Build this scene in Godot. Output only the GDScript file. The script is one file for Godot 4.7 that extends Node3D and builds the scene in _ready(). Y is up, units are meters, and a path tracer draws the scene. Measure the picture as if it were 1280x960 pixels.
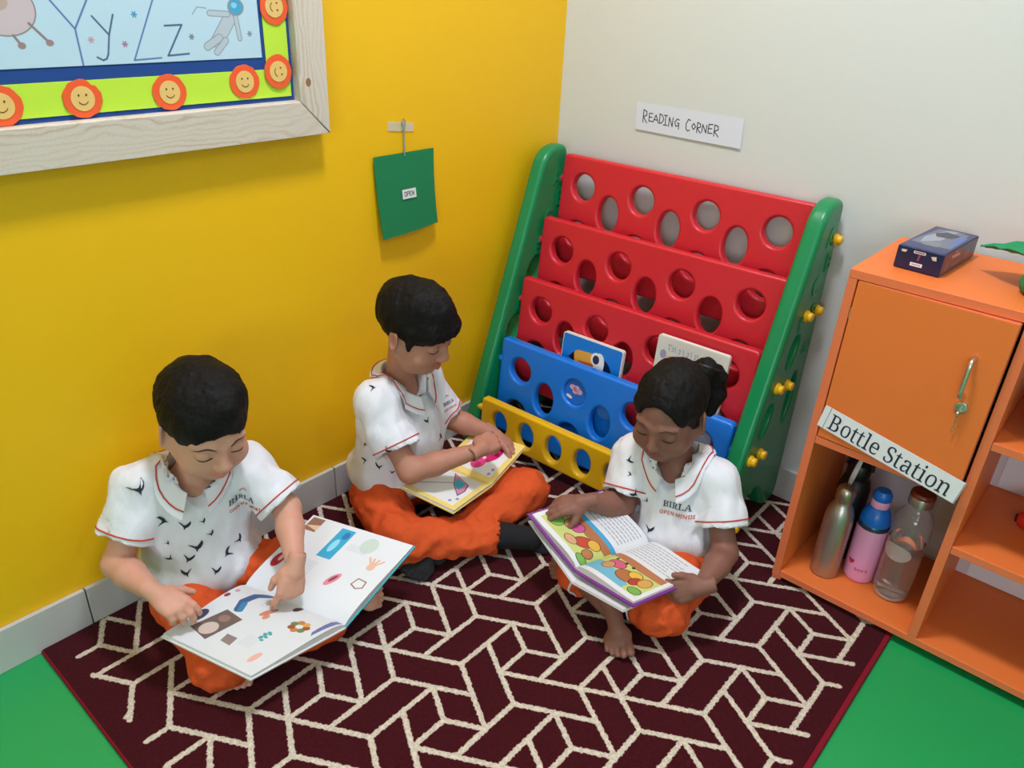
extends Node3D
# A reading corner in a classroom: yellow wall (x = 0), cream wall (z = 0), green floor (y = 0). Units are metres.

var mats := {}
var taken := {}

# ---------------------------------------------------------------- mesh builder
class MB:
	var v := PackedVector3Array()
	var n := PackedVector3Array()
	var uv := PackedVector2Array()
	var c := PackedColorArray()
	var ix := PackedInt32Array()
	var use_c := false

	func vert(p: Vector3, nn: Vector3, t := Vector2.ZERO, col := Color.WHITE) -> int:
		v.append(p); n.append(nn); uv.append(t); c.append(col)
		return v.size() - 1

	func tri(a: int, b: int, d: int) -> void:
		# orient by the vertex normals: front faces run clockwise
		var fn := (v[d] - v[a]).cross(v[b] - v[a])
		if fn.dot(n[a] + n[b] + n[d]) < 0.0:
			ix.append_array(PackedInt32Array([a, d, b]))
		else:
			ix.append_array(PackedInt32Array([a, b, d]))

	func quad(a: int, b: int, d: int, e: int) -> void:
		tri(a, b, d); tri(a, d, e)

	func face(pts: Array, uvs := []) -> void:
		var nn: Vector3 = (pts[2] - pts[0]).cross(pts[1] - pts[0]).normalized()
		var s := v.size()
		for i in pts.size():
			vert(pts[i], nn, uvs[i] if uvs.size() > i else Vector2.ZERO)
		for i in range(1, pts.size() - 1):
			tri(s, s + i, s + i + 1)

	func box(ce: Vector3, size: Vector3, bev := 0.002, bs := Basis.IDENTITY) -> void:
		var h := size * 0.5
		bev = minf(bev, minf(h.x, minf(h.y, h.z)) * 0.9)
		var id := {}
		for sx in [-1, 1]:
			for sy in [-1, 1]:
				for sz in [-1, 1]:
					var s := Vector3(sx, sy, sz)
					for ax in 3:
						var p := Vector3.ZERO
						var nn := Vector3.ZERO
						for k in 3:
							p[k] = s[k] * (h[k] if k == ax else h[k] - bev)
						nn[ax] = s[ax]
						var u := (ax + 1) % 3
						var w := (ax + 2) % 3
						if ax == 0:
							u = 2; w = 1
						elif ax == 2:
							u = 0; w = 1
						else:
							u = 0; w = 2
						id[[sx, sy, sz, ax]] = vert(ce + bs * p, bs * nn, Vector2(0.5 + 0.5 * p[u] / h[u], 0.5 - 0.5 * p[w] / h[w]))
		for ax in 3:
			var a1 := (ax + 1) % 3
			var a2 := (ax + 2) % 3
			for s in [-1, 1]:
				var q := []
				for pr in [[-1, -1], [1, -1], [1, 1], [-1, 1]]:
					var k := [0, 0, 0]
					k[ax] = s; k[a1] = pr[0]; k[a2] = pr[1]
					q.append(id[[k[0], k[1], k[2], ax]])
				quad(q[0], q[1], q[2], q[3])
			# edges along axis ax join faces a1 and a2
			for s1 in [-1, 1]:
				for s2 in [-1, 1]:
					var lo := [0, 0, 0]
					var hi := [0, 0, 0]
					lo[ax] = -1; hi[ax] = 1
					lo[a1] = s1; hi[a1] = s1; lo[a2] = s2; hi[a2] = s2
					quad(id[[lo[0], lo[1], lo[2], a1]], id[[hi[0], hi[1], hi[2], a1]], id[[hi[0], hi[1], hi[2], a2]], id[[lo[0], lo[1], lo[2], a2]])
		for sx in [-1, 1]:
			for sy in [-1, 1]:
				for sz in [-1, 1]:
					tri(id[[sx, sy, sz, 0]], id[[sx, sy, sz, 1]], id[[sx, sy, sz, 2]])

	func tube(pts: Array, rad: Variant, sides := 8, caps := true, flat := 1.0, flat_dir := Vector3.UP) -> void:
		var m := pts.size()
		var t0: Vector3 = (pts[1] - pts[0]).normalized()
		var ref := flat_dir if absf(t0.dot(flat_dir)) < 0.95 else Vector3.RIGHT
		var side: Vector3 = t0.cross(ref).normalized()
		var rings := []
		for i in m:
			var t: Vector3 = (pts[mini(i + 1, m - 1)] - pts[maxi(i - 1, 0)]).normalized()
			side = (side - t * side.dot(t)).normalized()
			var up := side.cross(t).normalized()
			var r: float = rad[i] if rad is Array else rad
			var ring := []
			for k in sides + 1:
				var a := TAU * k / sides
				var d := side * cos(a) + up * sin(a) * flat
				var nn := (side * cos(a) * flat + up * sin(a)).normalized()
				ring.append(vert(pts[i] + d * r, nn, Vector2(float(k) / sides, float(i) / (m - 1))))
			rings.append(ring)
		for i in m - 1:
			for k in sides:
				quad(rings[i][k], rings[i][k + 1], rings[i + 1][k + 1], rings[i + 1][k])
		if caps:
			for e in [0, m - 1]:
				var t: Vector3 = (pts[1] - pts[0]).normalized() * -1.0 if e == 0 else (pts[m - 1] - pts[m - 2]).normalized()
				var cc := vert(pts[e], t)
				var r2 := []
				for k in sides + 1:
					r2.append(vert(v[rings[e][k]], t))
				for k in sides:
					tri(cc, r2[k], r2[k + 1])

	func lathe(prof: Array, segs := 28, at := Vector3.ZERO, bs := Basis.IDENTITY) -> void:
		# prof: Vector2(radius, height) from the bottom up
		for i in prof.size() - 1:
			var a: Vector2 = prof[i]
			var b: Vector2 = prof[i + 1]
			var d := (b - a).normalized()
			var nn := Vector2(d.y, -d.x)
			var na := nn
			var nb := nn
			if i > 0:
				var d0: Vector2 = (a - prof[i - 1]).normalized()
				if d0.dot(d) > 0.72:
					na = (nn + Vector2(d0.y, -d0.x)).normalized()
			if i < prof.size() - 2:
				var d1: Vector2 = (prof[i + 2] - b).normalized()
				if d1.dot(d) > 0.72:
					nb = (nn + Vector2(d1.y, -d1.x)).normalized()
			var ra := []
			var rb := []
			for k in segs + 1:
				var an := TAU * k / segs
				var e := Vector3(cos(an), 0, sin(an))
				ra.append(vert(at + bs * (e * a.x + Vector3.UP * a.y), bs * (e * na.x + Vector3.UP * na.y), Vector2(float(k) / segs, a.y)))
				rb.append(vert(at + bs * (e * b.x + Vector3.UP * b.y), bs * (e * nb.x + Vector3.UP * nb.y), Vector2(float(k) / segs, b.y)))
			for k in segs:
				if a.x > 1e-5: tri(ra[k], ra[k + 1], rb[k + 1])
				if b.x > 1e-5: tri(ra[k], rb[k + 1], rb[k])

	func plate(outer: PackedVector2Array, holes: Array, t: float, bo := 0.004, bh := 0.004, steps := 3, xf := Transform3D.IDENTITY) -> void:
		# a slab in the xy plane, t thick along z, rims rounded; outer runs counter-clockwise
		var conts := [outer]
		for h in holes: conts.append(h)
		var caps_in := []
		for ci in conts.size():
			var p: PackedVector2Array = conts[ci]
			var m := p.size()
			var area := 0.0
			for i in m: area += p[i].cross(p[(i + 1) % m])
			var sg := 1.0 if area > 0 else -1.0
			if ci > 0: sg = -sg
			var nor := PackedVector2Array()
			var inset := PackedVector2Array()
			var b := minf(bo if ci == 0 else bh, t * 0.49)
			for i in m:
				var e0 := (p[i] - p[(i + m - 1) % m]).normalized()
				var e1 := (p[(i + 1) % m] - p[i]).normalized()
				var q := (Vector2(e0.y, -e0.x) + Vector2(e1.y, -e1.x)).normalized() * sg
				nor.append(q)
				inset.append(p[i] - q * b)
			caps_in.append(inset)
			var prof := []   # offset, z, normal side, normal z
			for s in steps + 1:
				var th := PI * 0.5 * s / steps
				prof.append([b * (1.0 - sin(th)), t * 0.5 - b * (1.0 - cos(th)), sin(th), cos(th)])
			for s in steps + 1:
				var th := PI * 0.5 * (steps - s) / steps
				prof.append([b * (1.0 - sin(th)), -t * 0.5 + b * (1.0 - cos(th)), sin(th), -cos(th)])
			var prev := []
			for pr in prof:
				var ring := []
				for i in m:
					ring.append(vert(xf * Vector3(p[i].x - nor[i].x * pr[0], p[i].y - nor[i].y * pr[0], pr[1]), xf.basis * Vector3(nor[i].x * pr[2], nor[i].y * pr[2], pr[3]), p[i]))
				if prev.size():
					for i in m:
						var j := (i + 1) % m
						quad(prev[i], prev[j], ring[j], ring[i])
				prev = ring
		var tr := MB.earcut(caps_in[0], caps_in.slice(1))
		for s in [1.0, -1.0]:
			var st := v.size()
			for q in tr[0]:
				vert(xf * Vector3(q.x, q.y, s * t * 0.5), xf.basis * Vector3(0, 0, s), q)
			var ti: PackedInt32Array = tr[1]
			for i in range(0, ti.size(), 3):
				tri(st + ti[i], st + ti[i + 1], st + ti[i + 2])

	static func earcut(outer: PackedVector2Array, holes: Array) -> Array:
		var poly := PackedVector2Array(outer)
		var area := 0.0
		for i in poly.size(): area += poly[i].cross(poly[(i + 1) % poly.size()])
		if area < 0: poly.reverse()
		var hs := []
		for h in holes:
			var q := PackedVector2Array(h)
			var a2 := 0.0
			var mx := -1e9
			for i in q.size():
				a2 += q[i].cross(q[(i + 1) % q.size()])
				mx = maxf(mx, q[i].x)
			if a2 > 0: q.reverse()
			hs.append([mx, q])
		hs.sort_custom(func(a, b): return a[0] > b[0])
		for k in hs.size():
			var h: PackedVector2Array = hs[k][1]
			var hi := 0
			for i in h.size():
				if h[i].x > h[hi].x: hi = i
			var best := -1
			var bd := 1e18
			for i in poly.size():
				var d := poly[i].distance_squared_to(h[hi])
				if d >= bd or poly[i].x < h[hi].x - 1e-9: continue
				var okk := true
				for j in poly.size():
					var a := poly[j]
					var b := poly[(j + 1) % poly.size()]
					if a.is_equal_approx(poly[i]) or b.is_equal_approx(poly[i]): continue
					if Geometry2D.segment_intersects_segment(h[hi], poly[i], a, b) != null:
						okk = false
						break
				if okk:
					bd = d; best = i
			if best < 0: continue
			var np := PackedVector2Array()
			for i in best + 1: np.append(poly[i])
			for i in h.size() + 1: np.append(h[(hi + i) % h.size()])
			for i in range(best, poly.size()): np.append(poly[i])
			poly = np
		var idx := []
		for i in poly.size(): idx.append(i)
		var out := PackedInt32Array()
		var guard := 0
		var i0 := 0
		while idx.size() > 3 and guard < 4 * poly.size():
			var m := idx.size()
			var done := false
			for t in m:
				var i := (i0 + t) % m
				var a: Vector2 = poly[idx[(i + m - 1) % m]]
				var b: Vector2 = poly[idx[i]]
				var d: Vector2 = poly[idx[(i + 1) % m]]
				if (b - a).cross(d - b) <= 1e-14: continue
				var okk := true
				for q in idx:
					var p: Vector2 = poly[q]
					if p.is_equal_approx(a) or p.is_equal_approx(b) or p.is_equal_approx(d): continue
					if (b - a).cross(p - a) >= -1e-12 and (d - b).cross(p - b) >= -1e-12 and (a - d).cross(p - d) >= -1e-12:
						okk = false
						break
				if okk:
					out.append_array(PackedInt32Array([idx[(i + m - 1) % m], idx[i], idx[(i + 1) % m]]))
					idx.remove_at(i)
					i0 = (i + 1) % idx.size()
					done = true
					break
			if not done: break
			guard += 1
		if idx.size() == 3: out.append_array(PackedInt32Array([idx[0], idx[1], idx[2]]))
		return [poly, out]

	func add(o: MB, xf := Transform3D.IDENTITY) -> void:
		var s := v.size()
		for i in o.v.size():
			v.append(xf * o.v[i]); n.append((xf.basis * o.n[i]).normalized()); uv.append(o.uv[i]); c.append(o.c[i])
		for i in o.ix: ix.append(i + s)
		use_c = use_c or o.use_c

	func mesh(m: Material) -> ArrayMesh:
		var a := []
		a.resize(Mesh.ARRAY_MAX)
		a[Mesh.ARRAY_VERTEX] = v
		a[Mesh.ARRAY_NORMAL] = n
		a[Mesh.ARRAY_TEX_UV] = uv
		if use_c: a[Mesh.ARRAY_COLOR] = c
		a[Mesh.ARRAY_INDEX] = ix
		var am := ArrayMesh.new()
		am.add_surface_from_arrays(Mesh.PRIMITIVE_TRIANGLES, a)
		am.surface_set_material(0, m)
		return am


# ---------------------------------------------------------------- distance field meshed as surface nets
class Field:
	var o: Vector3
	var h: float
	var nx: int
	var ny: int
	var nz: int
	var f := PackedFloat32Array()

	func _init(lo: Vector3, hi: Vector3, cell: float) -> void:
		o = lo; h = cell
		nx = int(ceil((hi.x - lo.x) / cell)) + 1
		ny = int(ceil((hi.y - lo.y) / cell)) + 1
		nz = int(ceil((hi.z - lo.z) / cell)) + 1
		f.resize(nx * ny * nz)
		f.fill(0.2)

	func rng(lo: Vector3, hi: Vector3) -> PackedInt32Array:
		var a := ((lo - o) / h).floor()
		var b := ((hi - o) / h).ceil()
		return PackedInt32Array([clampi(int(a.x), 0, nx - 1), clampi(int(b.x), 0, nx - 1), clampi(int(a.y), 0, ny - 1), clampi(int(b.y), 0, ny - 1), clampi(int(a.z), 0, nz - 1), clampi(int(b.z), 0, nz - 1)])

	# a tapered capsule joined smoothly (mode 0) or taken away smoothly (mode 1); pn cuts it off with a plane
	func cone(a: Vector3, b: Vector3, ra: float, rb: float, k := 0.01, mode := 0, pp := Vector3.ZERO, pn := Vector3.ZERO) -> void:
		var mg := maxf(k, 0.001) + h * 3.0
		var r := rng((a - Vector3.ONE * ra).min(b - Vector3.ONE * rb) - Vector3.ONE * mg, (a + Vector3.ONE * ra).max(b + Vector3.ONE * rb) + Vector3.ONE * mg)
		var ba := b - a
		var il := 1.0 / maxf(ba.length_squared(), 1e-12)
		var dr := rb - ra
		var cut := pn != Vector3.ZERO
		for z in range(r[4], r[5] + 1):
			for y in range(r[2], r[3] + 1):
				var i := (z * ny + y) * nx + r[0]
				var p := o + Vector3(r[0], y, z) * h
				for x in range(r[0], r[1] + 1):
					var t := clampf((p - a).dot(ba) * il, 0.0, 1.0)
					var d := p.distance_to(a + ba * t) - ra - dr * t
					if cut: d = maxf(d, (p - pp).dot(pn))
					var g := f[i]
					if mode == 0:
						var e := maxf(k - absf(g - d), 0.0)
						f[i] = minf(g, d) - e * e * 0.25 / k
					else:
						d = -d
						var e := maxf(k - absf(g - d), 0.0)
						f[i] = maxf(g, d) + e * e * 0.25 / k
					i += 1
					p.x += h

	func ell(ce: Vector3, rad: Vector3, k := 0.01, bs := Basis.IDENTITY, mode := 0) -> void:
		var ex := Vector3(absf(bs.x.x) * rad.x + absf(bs.y.x) * rad.y + absf(bs.z.x) * rad.z, absf(bs.x.y) * rad.x + absf(bs.y.y) * rad.y + absf(bs.z.y) * rad.z, absf(bs.x.z) * rad.x + absf(bs.y.z) * rad.y + absf(bs.z.z) * rad.z)
		var mg := Vector3.ONE * (maxf(k, 0.001) + h * 3.0)
		var r := rng(ce - ex - mg, ce + ex + mg)
		var ir := Vector3(1.0 / rad.x, 1.0 / rad.y, 1.0 / rad.z)
		var inv := bs.transposed()
		var stp := inv * Vector3(h, 0, 0)
		var mr := minf(rad.x, minf(rad.y, rad.z))
		for z in range(r[4], r[5] + 1):
			for y in range(r[2], r[3] + 1):
				var i := (z * ny + y) * nx + r[0]
				var q := inv * (o + Vector3(r[0], y, z) * h - ce)
				for x in range(r[0], r[1] + 1):
					var a := q * ir
					var k0 := a.length()
					var d := -mr
					if k0 > 1e-4: d = k0 * (k0 - 1.0) / (a * ir).length()
					var g := f[i]
					if mode == 0:
						var e := maxf(k - absf(g - d), 0.0)
						f[i] = minf(g, d) - e * e * 0.25 / k
					else:
						d = -d
						var e := maxf(k - absf(g - d), 0.0)
						f[i] = maxf(g, d) + e * e * 0.25 / k
					i += 1
					q += stp

	func plane(pp: Vector3, pn: Vector3, k := 0.003) -> void:
		for z in nz:
			for y in ny:
				var i := (z * ny + y) * nx
				var d := (o + Vector3(0, y, z) * h - pp).dot(pn)
				for x in nx:
					var g := f[i]
					if g < 0.1:
						var e := maxf(k - absf(g - d), 0.0)
						f[i] = maxf(g, d) + e * e * 0.25 / k
					i += 1
					d += h * pn.x

	func ripple(amp: float, ns: FastNoiseLite, sc: Vector3, bs := Basis.IDENTITY) -> void:
		var inv := bs.transposed()
		var lim := h * 4.0 + amp * 2.0
		for z in nz:
			for y in ny:
				var i := (z * ny + y) * nx
				for x in nx:
					if absf(f[i]) < lim:
						f[i] += amp * ns.get_noise_3dv((inv * (o + Vector3(x, y, z) * h)) * sc)
					i += 1

	func at(p: Vector3) -> float:
		var q := (p - o) / h
		var x := clampi(int(q.x), 0, nx - 2)
		var y := clampi(int(q.y), 0, ny - 2)
		var z := clampi(int(q.z), 0, nz - 2)
		var t := Vector3(clampf(q.x - x, 0, 1), clampf(q.y - y, 0, 1), clampf(q.z - z, 0, 1))
		var i := (z * ny + y) * nx + x
		var j := i + nx * ny
		var a := lerpf(lerpf(f[i], f[i + 1], t.x), lerpf(f[i + nx], f[i + nx + 1], t.x), t.y)
		var b := lerpf(lerpf(f[j], f[j + 1], t.x), lerpf(f[j + nx], f[j + nx + 1], t.x), t.y)
		return lerpf(a, b, t.z)

	func grad(p: Vector3) -> Vector3:
		var e := h
		return Vector3(at(p + Vector3(e, 0, 0)) - at(p - Vector3(e, 0, 0)), at(p + Vector3(0, e, 0)) - at(p - Vector3(0, e, 0)), at(p + Vector3(0, 0, e)) - at(p - Vector3(0, 0, e))).normalized()

	func march(p: Vector3, d: Vector3, far := 0.4) -> Vector3:
		var t := 0.0
		while t < far:
			if at(p + d * t) < 0.0:
				for k in 6: t -= h * 0.08 * (1.0 if at(p + d * t) < 0.0 else -1.0)
				return p + d * t
			t += h * 0.5
		return p

	func out_to(mb: MB, colour: Variant = null) -> void:
		var id := PackedInt32Array()
		id.resize(nx * ny * nz)
		id.fill(-1)
		var sl := nx * ny
		var offs := PackedInt32Array([0, 1, nx, nx + 1, sl, sl + 1, sl + nx, sl + nx + 1])
		var lim := h * 4.0
		var first := mb.v.size()
		for z in nz - 1:
			for y in ny - 1:
				var i := (z * ny + y) * nx
				for x in nx - 1:
					if absf(f[i]) < lim:
						var m := 0
						for k in 8:
							if f[i + offs[k]] < 0.0: m |= 1 << k
						if m != 0 and m != 255:
							var s := Vector3.ZERO
							var cnt := 0
							for e in 12:
								var ax := e >> 2
								var bb := e & 3
								var a := 0
								if ax == 0: a = (bb & 1) * 2 + (bb >> 1) * 4
								elif ax == 1: a = (bb & 1) + (bb >> 1) * 4
								else: a = (bb & 1) + (bb >> 1) * 2
								var b := a + (1 << ax)
								if ((m >> a) & 1) != ((m >> b) & 1):
									var fa := f[i + offs[a]]
									var fb := f[i + offs[b]]
									var t := fa / (fa - fb)
									var pa := Vector3(a & 1, (a >> 1) & 1, a >> 2)
									pa[ax] += t
									s += pa
									cnt += 1
							var p := o + (Vector3(x, y, z) + s / cnt) * h
							var g := Vector3(f[i + 1] + f[i + nx + 1] + f[i + sl + 1] + f[i + sl + nx + 1] - f[i] - f[i + nx] - f[i + sl] - f[i + sl + nx],
								f[i + nx] + f[i + nx + 1] + f[i + sl + nx] + f[i + sl + nx + 1] - f[i] - f[i + 1] - f[i + sl] - f[i + sl + 1],
								f[i + sl] + f[i + sl + 1] + f[i + sl + nx] + f[i + sl + nx + 1] - f[i] - f[i + 1] - f[i + nx] - f[i + nx + 1])
							id[i] = mb.v.size()
							mb.v.append(p)
							mb.n.append(g.normalized())
							mb.uv.append(Vector2(p.x, p.y))
							mb.c.append(Color.WHITE)
					i += 1
		for z in range(1, nz - 1):
			for y in range(1, ny - 1):
				var i := (z * ny + y) * nx
				for x in nx - 1:
					if absf(f[i]) < lim and x > 0:
						var ins := f[i] < 0.0
						for ax in 3:
							var st: int = [1, nx, sl][ax]
							if ins != (f[i + st] < 0.0):
								var u: int = [nx, sl, 1][ax]
								var w: int = [sl, 1, nx][ax]
								var a := id[i - u - w]
								var b := id[i - w]
								var d := id[i]
								var e := id[i - u]
								if a >= 0 and b >= 0 and d >= 0 and e >= 0:
									if ins: mb.ix.append_array(PackedInt32Array([a, d, b, a, e, d]))
									else: mb.ix.append_array(PackedInt32Array([a, b, d, a, d, e]))
					i += 1
		if colour != null:
			mb.use_c = true
			for k in range(first, mb.v.size()):
				mb.c[k] = colour.call(mb.v[k])


# ---------------------------------------------------------------- flat print computed into an image
class Pic:
	var im: Image
	var w: int
	var hh: int
	var lo: Vector2
	var sc: Vector2

	func _init(px: int, py: int, a: Vector2, b: Vector2, bg: Color) -> void:
		# a is the top left of the sheet, b the bottom right, in the drawer's own units
		w = px; hh = py
		im = Image.create(px, py, false, Image.FORMAT_RGB8)
		im.fill(bg)
		lo = a
		sc = Vector2(px / (b.x - a.x), py / (b.y - a.y))

	func to(p: Vector2) -> Vector2:
		return (p - lo) * sc

	func line(p: Vector2, q: Vector2, wd: float, col: Color, rough := 0.0, ns: FastNoiseLite = null) -> void:
		var a := to(p)
		var b := to(q)
		var r := wd * 0.5 * absf(sc.x)
		var m := r + rough * absf(sc.x) + 1.5
		var ba := b - a
		var il := 1.0 / maxf(ba.length_squared(), 1e-9)
		for y in range(maxi(0, int(minf(a.y, b.y) - m)), mini(hh, int(maxf(a.y, b.y) + m) + 1)):
			for x in range(maxi(0, int(minf(a.x, b.x) - m)), mini(w, int(maxf(a.x, b.x) + m) + 1)):
				var s := Vector2(x + 0.5, y + 0.5)
				var t := clampf((s - a).dot(ba) * il, 0, 1)
				var d := s.distance_to(a + ba * t) - r
				if ns: d += rough * absf(sc.x) * ns.get_noise_2d(x * 1.0, y * 1.0)
				if d < 0.5:
					im.set_pixel(x, y, im.get_pixel(x, y).lerp(col, clampf(0.5 - d, 0, 1)))

	func path(ps: Array, wd: float, col: Color) -> void:
		for i in ps.size() - 1: line(ps[i], ps[i + 1], wd, col)

	func oval(ce: Vector2, rx: float, ry: float, col: Color, rot := 0.0) -> void:
		var a := to(ce)
		var ax := absf(rx * sc.x)
		var ay := absf(ry * sc.y)
		var m := maxf(ax, ay) + 2
		for y in range(maxi(0, int(a.y - m)), mini(hh, int(a.y + m) + 1)):
			for x in range(maxi(0, int(a.x - m)), mini(w, int(a.x + m) + 1)):
				var q := (Vector2(x + 0.5, y + 0.5) - a).rotated(-rot)
				var d := (Vector2(q.x / ax, q.y / ay).length() - 1.0) * minf(ax, ay)
				if d < 0.5:
					im.set_pixel(x, y, im.get_pixel(x, y).lerp(col, clampf(0.5 - d, 0, 1) * col.a))

	func blob(ce: Vector2, rx: float, ry: float, col: Color, rot := 0.0) -> void:
		# an inked outline round a filled oval
		oval(ce, rx + 0.009, ry + 0.009, Color(col.r * 0.45, col.g * 0.4, col.b * 0.4), rot)
		oval(ce, rx, ry, col, rot)

	func poly(ps: Array, col: Color) -> void:
		var pp := PackedVector2Array()
		var lo2 := Vector2(1e9, 1e9)
		var hi2 := -lo2
		for p in ps:
			var q := to(p)
			pp.append(q); lo2 = lo2.min(q); hi2 = hi2.max(q)
		for y in range(maxi(0, int(lo2.y)), mini(hh, int(hi2.y) + 2)):
			for x in range(maxi(0, int(lo2.x)), mini(w, int(hi2.x) + 2)):
				if Geometry2D.is_point_in_polygon(Vector2(x + 0.5, y + 0.5), pp):
					im.set_pixel(x, y, im.get_pixel(x, y).lerp(col, col.a))

	func tex() -> ImageTexture:
		var k: Image = im.duplicate()
		k.generate_mipmaps()
		return ImageTexture.create_from_image(k)


# ---------------------------------------------------------------- scene helpers
func numbered(called: String) -> String:
	if not taken.has(called):
		taken[called] = 0
		return called
	taken[called] += 1
	return "%s_%03d" % [called, taken[called]]

func thing(called: String, label: String, category: String, at := Vector3.ZERO, turn := 0.0, group := "") -> Node3D:
	var t := Node3D.new()
	t.name = numbered(called)
	add_child(t)
	t.position = at
	t.rotation.y = turn
	t.set_meta("label", label)
	t.set_meta("category", category)
	if group: t.set_meta("group", group)
	return t

func part(called: String, mb: MB, m: Material, parent: Node, label := "") -> MeshInstance3D:
	var o := MeshInstance3D.new()
	o.name = called
	o.mesh = mb.mesh(m)
	parent.add_child(o, true)
	if label: o.set_meta("label", label)
	return o

func piece(called: String, me: Mesh, parent: Node, at := Vector3.ZERO, bs := Basis.IDENTITY) -> MeshInstance3D:
	var o := MeshInstance3D.new()
	o.name = called
	o.mesh = me
	parent.add_child(o, true)
	o.transform = Transform3D(bs, at)
	return o

func struct(called: String, mb: MB, m: Material) -> MeshInstance3D:
	var o := part(called, mb, m, self)
	o.set_meta("kind", "structure")
	return o

func single(called: String, mb: MB, m: Material, label: String, category: String, group := "") -> MeshInstance3D:
	var o := part(numbered(called), mb, m, self)
	o.set_meta("label", label)
	o.set_meta("category", category)
	if group: o.set_meta("group", group)
	return o

func srgb(r: int, g: int, b: int) -> Color:
	return Color(r / 255.0, g / 255.0, b / 255.0)

func mat(col: Color, rough := 0.6, metal := 0.0, spec := 0.5) -> StandardMaterial3D:
	var m := StandardMaterial3D.new()
	m.albedo_color = col
	m.roughness = rough
	m.metallic = metal
	m.metallic_specular = spec
	return m

func noise_tex(freq: float, lo: Color, hi: Color, seed_ := 1, size := 256, octaves := 4) -> ImageTexture:
	var ns := FastNoiseLite.new()
	ns.seed = seed_
	ns.frequency = freq
	ns.fractal_octaves = octaves
	var g := ns.get_seamless_image(size, size)
	g.convert(Image.FORMAT_RGB8)
	for y in size:
		for x in size:
			g.set_pixel(x, y, lo.lerp(hi, g.get_pixel(x, y).r))
	g.generate_mipmaps()
	return ImageTexture.create_from_image(g)

func bump_tex(freq: float, strength: float, seed_ := 1, size := 256, octaves := 3) -> ImageTexture:
	var ns := FastNoiseLite.new()
	ns.seed = seed_
	ns.frequency = freq
	ns.fractal_octaves = octaves
	var g := ns.get_seamless_image(size, size)
	g.convert(Image.FORMAT_RGBA8)
	g.bump_map_to_normal_map(strength)
	g.generate_mipmaps()
	return ImageTexture.create_from_image(g)

func bumped(m: StandardMaterial3D, t: Texture2D, per_metre: float, strength: float) -> StandardMaterial3D:
	m.normal_enabled = true
	m.normal_texture = t
	m.normal_scale = strength
	m.uv1_triplanar = true
	m.uv1_scale = Vector3.ONE * per_metre
	return m

func ellipse2(cx: float, cy: float, rx: float, ry: float, k := 24) -> PackedVector2Array:
	var p := PackedVector2Array()
	for i in k:
		p.append(Vector2(cx + rx * cos(TAU * i / k), cy + ry * sin(TAU * i / k)))
	return p

func rrect(x0: float, y0: float, x1: float, y1: float, r: float, k := 5) -> PackedVector2Array:
	var p := PackedVector2Array()
	for q in [[x1 - r, y1 - r, 0.0], [x0 + r, y1 - r, 0.5], [x0 + r, y0 + r, 1.0], [x1 - r, y0 + r, 1.5]]:
		for i in k + 1:
			var a: float = PI * (q[2] + 0.5 * i / k)
			p.append(Vector2(q[0] + r * cos(a), q[1] + r * sin(a)))
	return p

func round_poly(ps: Array, rs: Array, k := 5) -> PackedVector2Array:
	var out := PackedVector2Array()
	var m := ps.size()
	for i in m:
		var p: Vector2 = ps[i]
		var a: Vector2 = (ps[(i + m - 1) % m] - p).normalized()
		var b: Vector2 = (ps[(i + 1) % m] - p).normalized()
		var r: float = rs[i]
		if r <= 0.0:
			out.append(p)
			continue
		for j in k + 1:
			var t := float(j) / k
			out.append((p + a * r).lerp(p, t).lerp(p.lerp(p + b * r, t), t))
	return out

# ---------------------------------------------------------------- the place
const ROOM := Vector3(4.6, 2.8, 5.2)

func ceiling_panel(at: Vector3, label: String, energy: float) -> void:
	var t := thing("ceiling_light", label, "ceiling light", at, 0.0, "square panel lights in the ceiling")
	var fr := MB.new()
	for s in [-1, 1]:
		fr.box(Vector3(s * 0.160, -0.012, 0), Vector3(0.02, 0.024, 0.34), 0.003)
		fr.box(Vector3(0, -0.012, s * 0.160), Vector3(0.30, 0.024, 0.02), 0.003)
	part("frame", fr, mats.white_metal, t)
	var df := MB.new()
	df.box(Vector3(0, -0.008, 0), Vector3(0.30, 0.01, 0.30), 0.001)
	part("light_diffuser", df, mats.panel_glow, t)
	var l := AreaLight3D.new()
	l.name = "panel_light"
	t.add_child(l)
	l.position = Vector3(0, -0.03, 0)
	l.rotation_degrees = Vector3(-90, 0, 0)
	l.area_size = Vector2(0.29, 0.29)
	l.light_color = LAMP_TINT
	l.light_energy = energy
	l.area_range = 12.0
	l.area_attenuation = 2.0
	l.shadow_enabled = true

const LAMP_TINT := Color(0.955, 0.94, 1.0)
const DAY_TINT := Color(0.925, 0.945, 1.0)

# frosted window in the wall behind the camera
const WIN := Rect2(2.1, 0.85, 1.9, 1.25)

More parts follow.
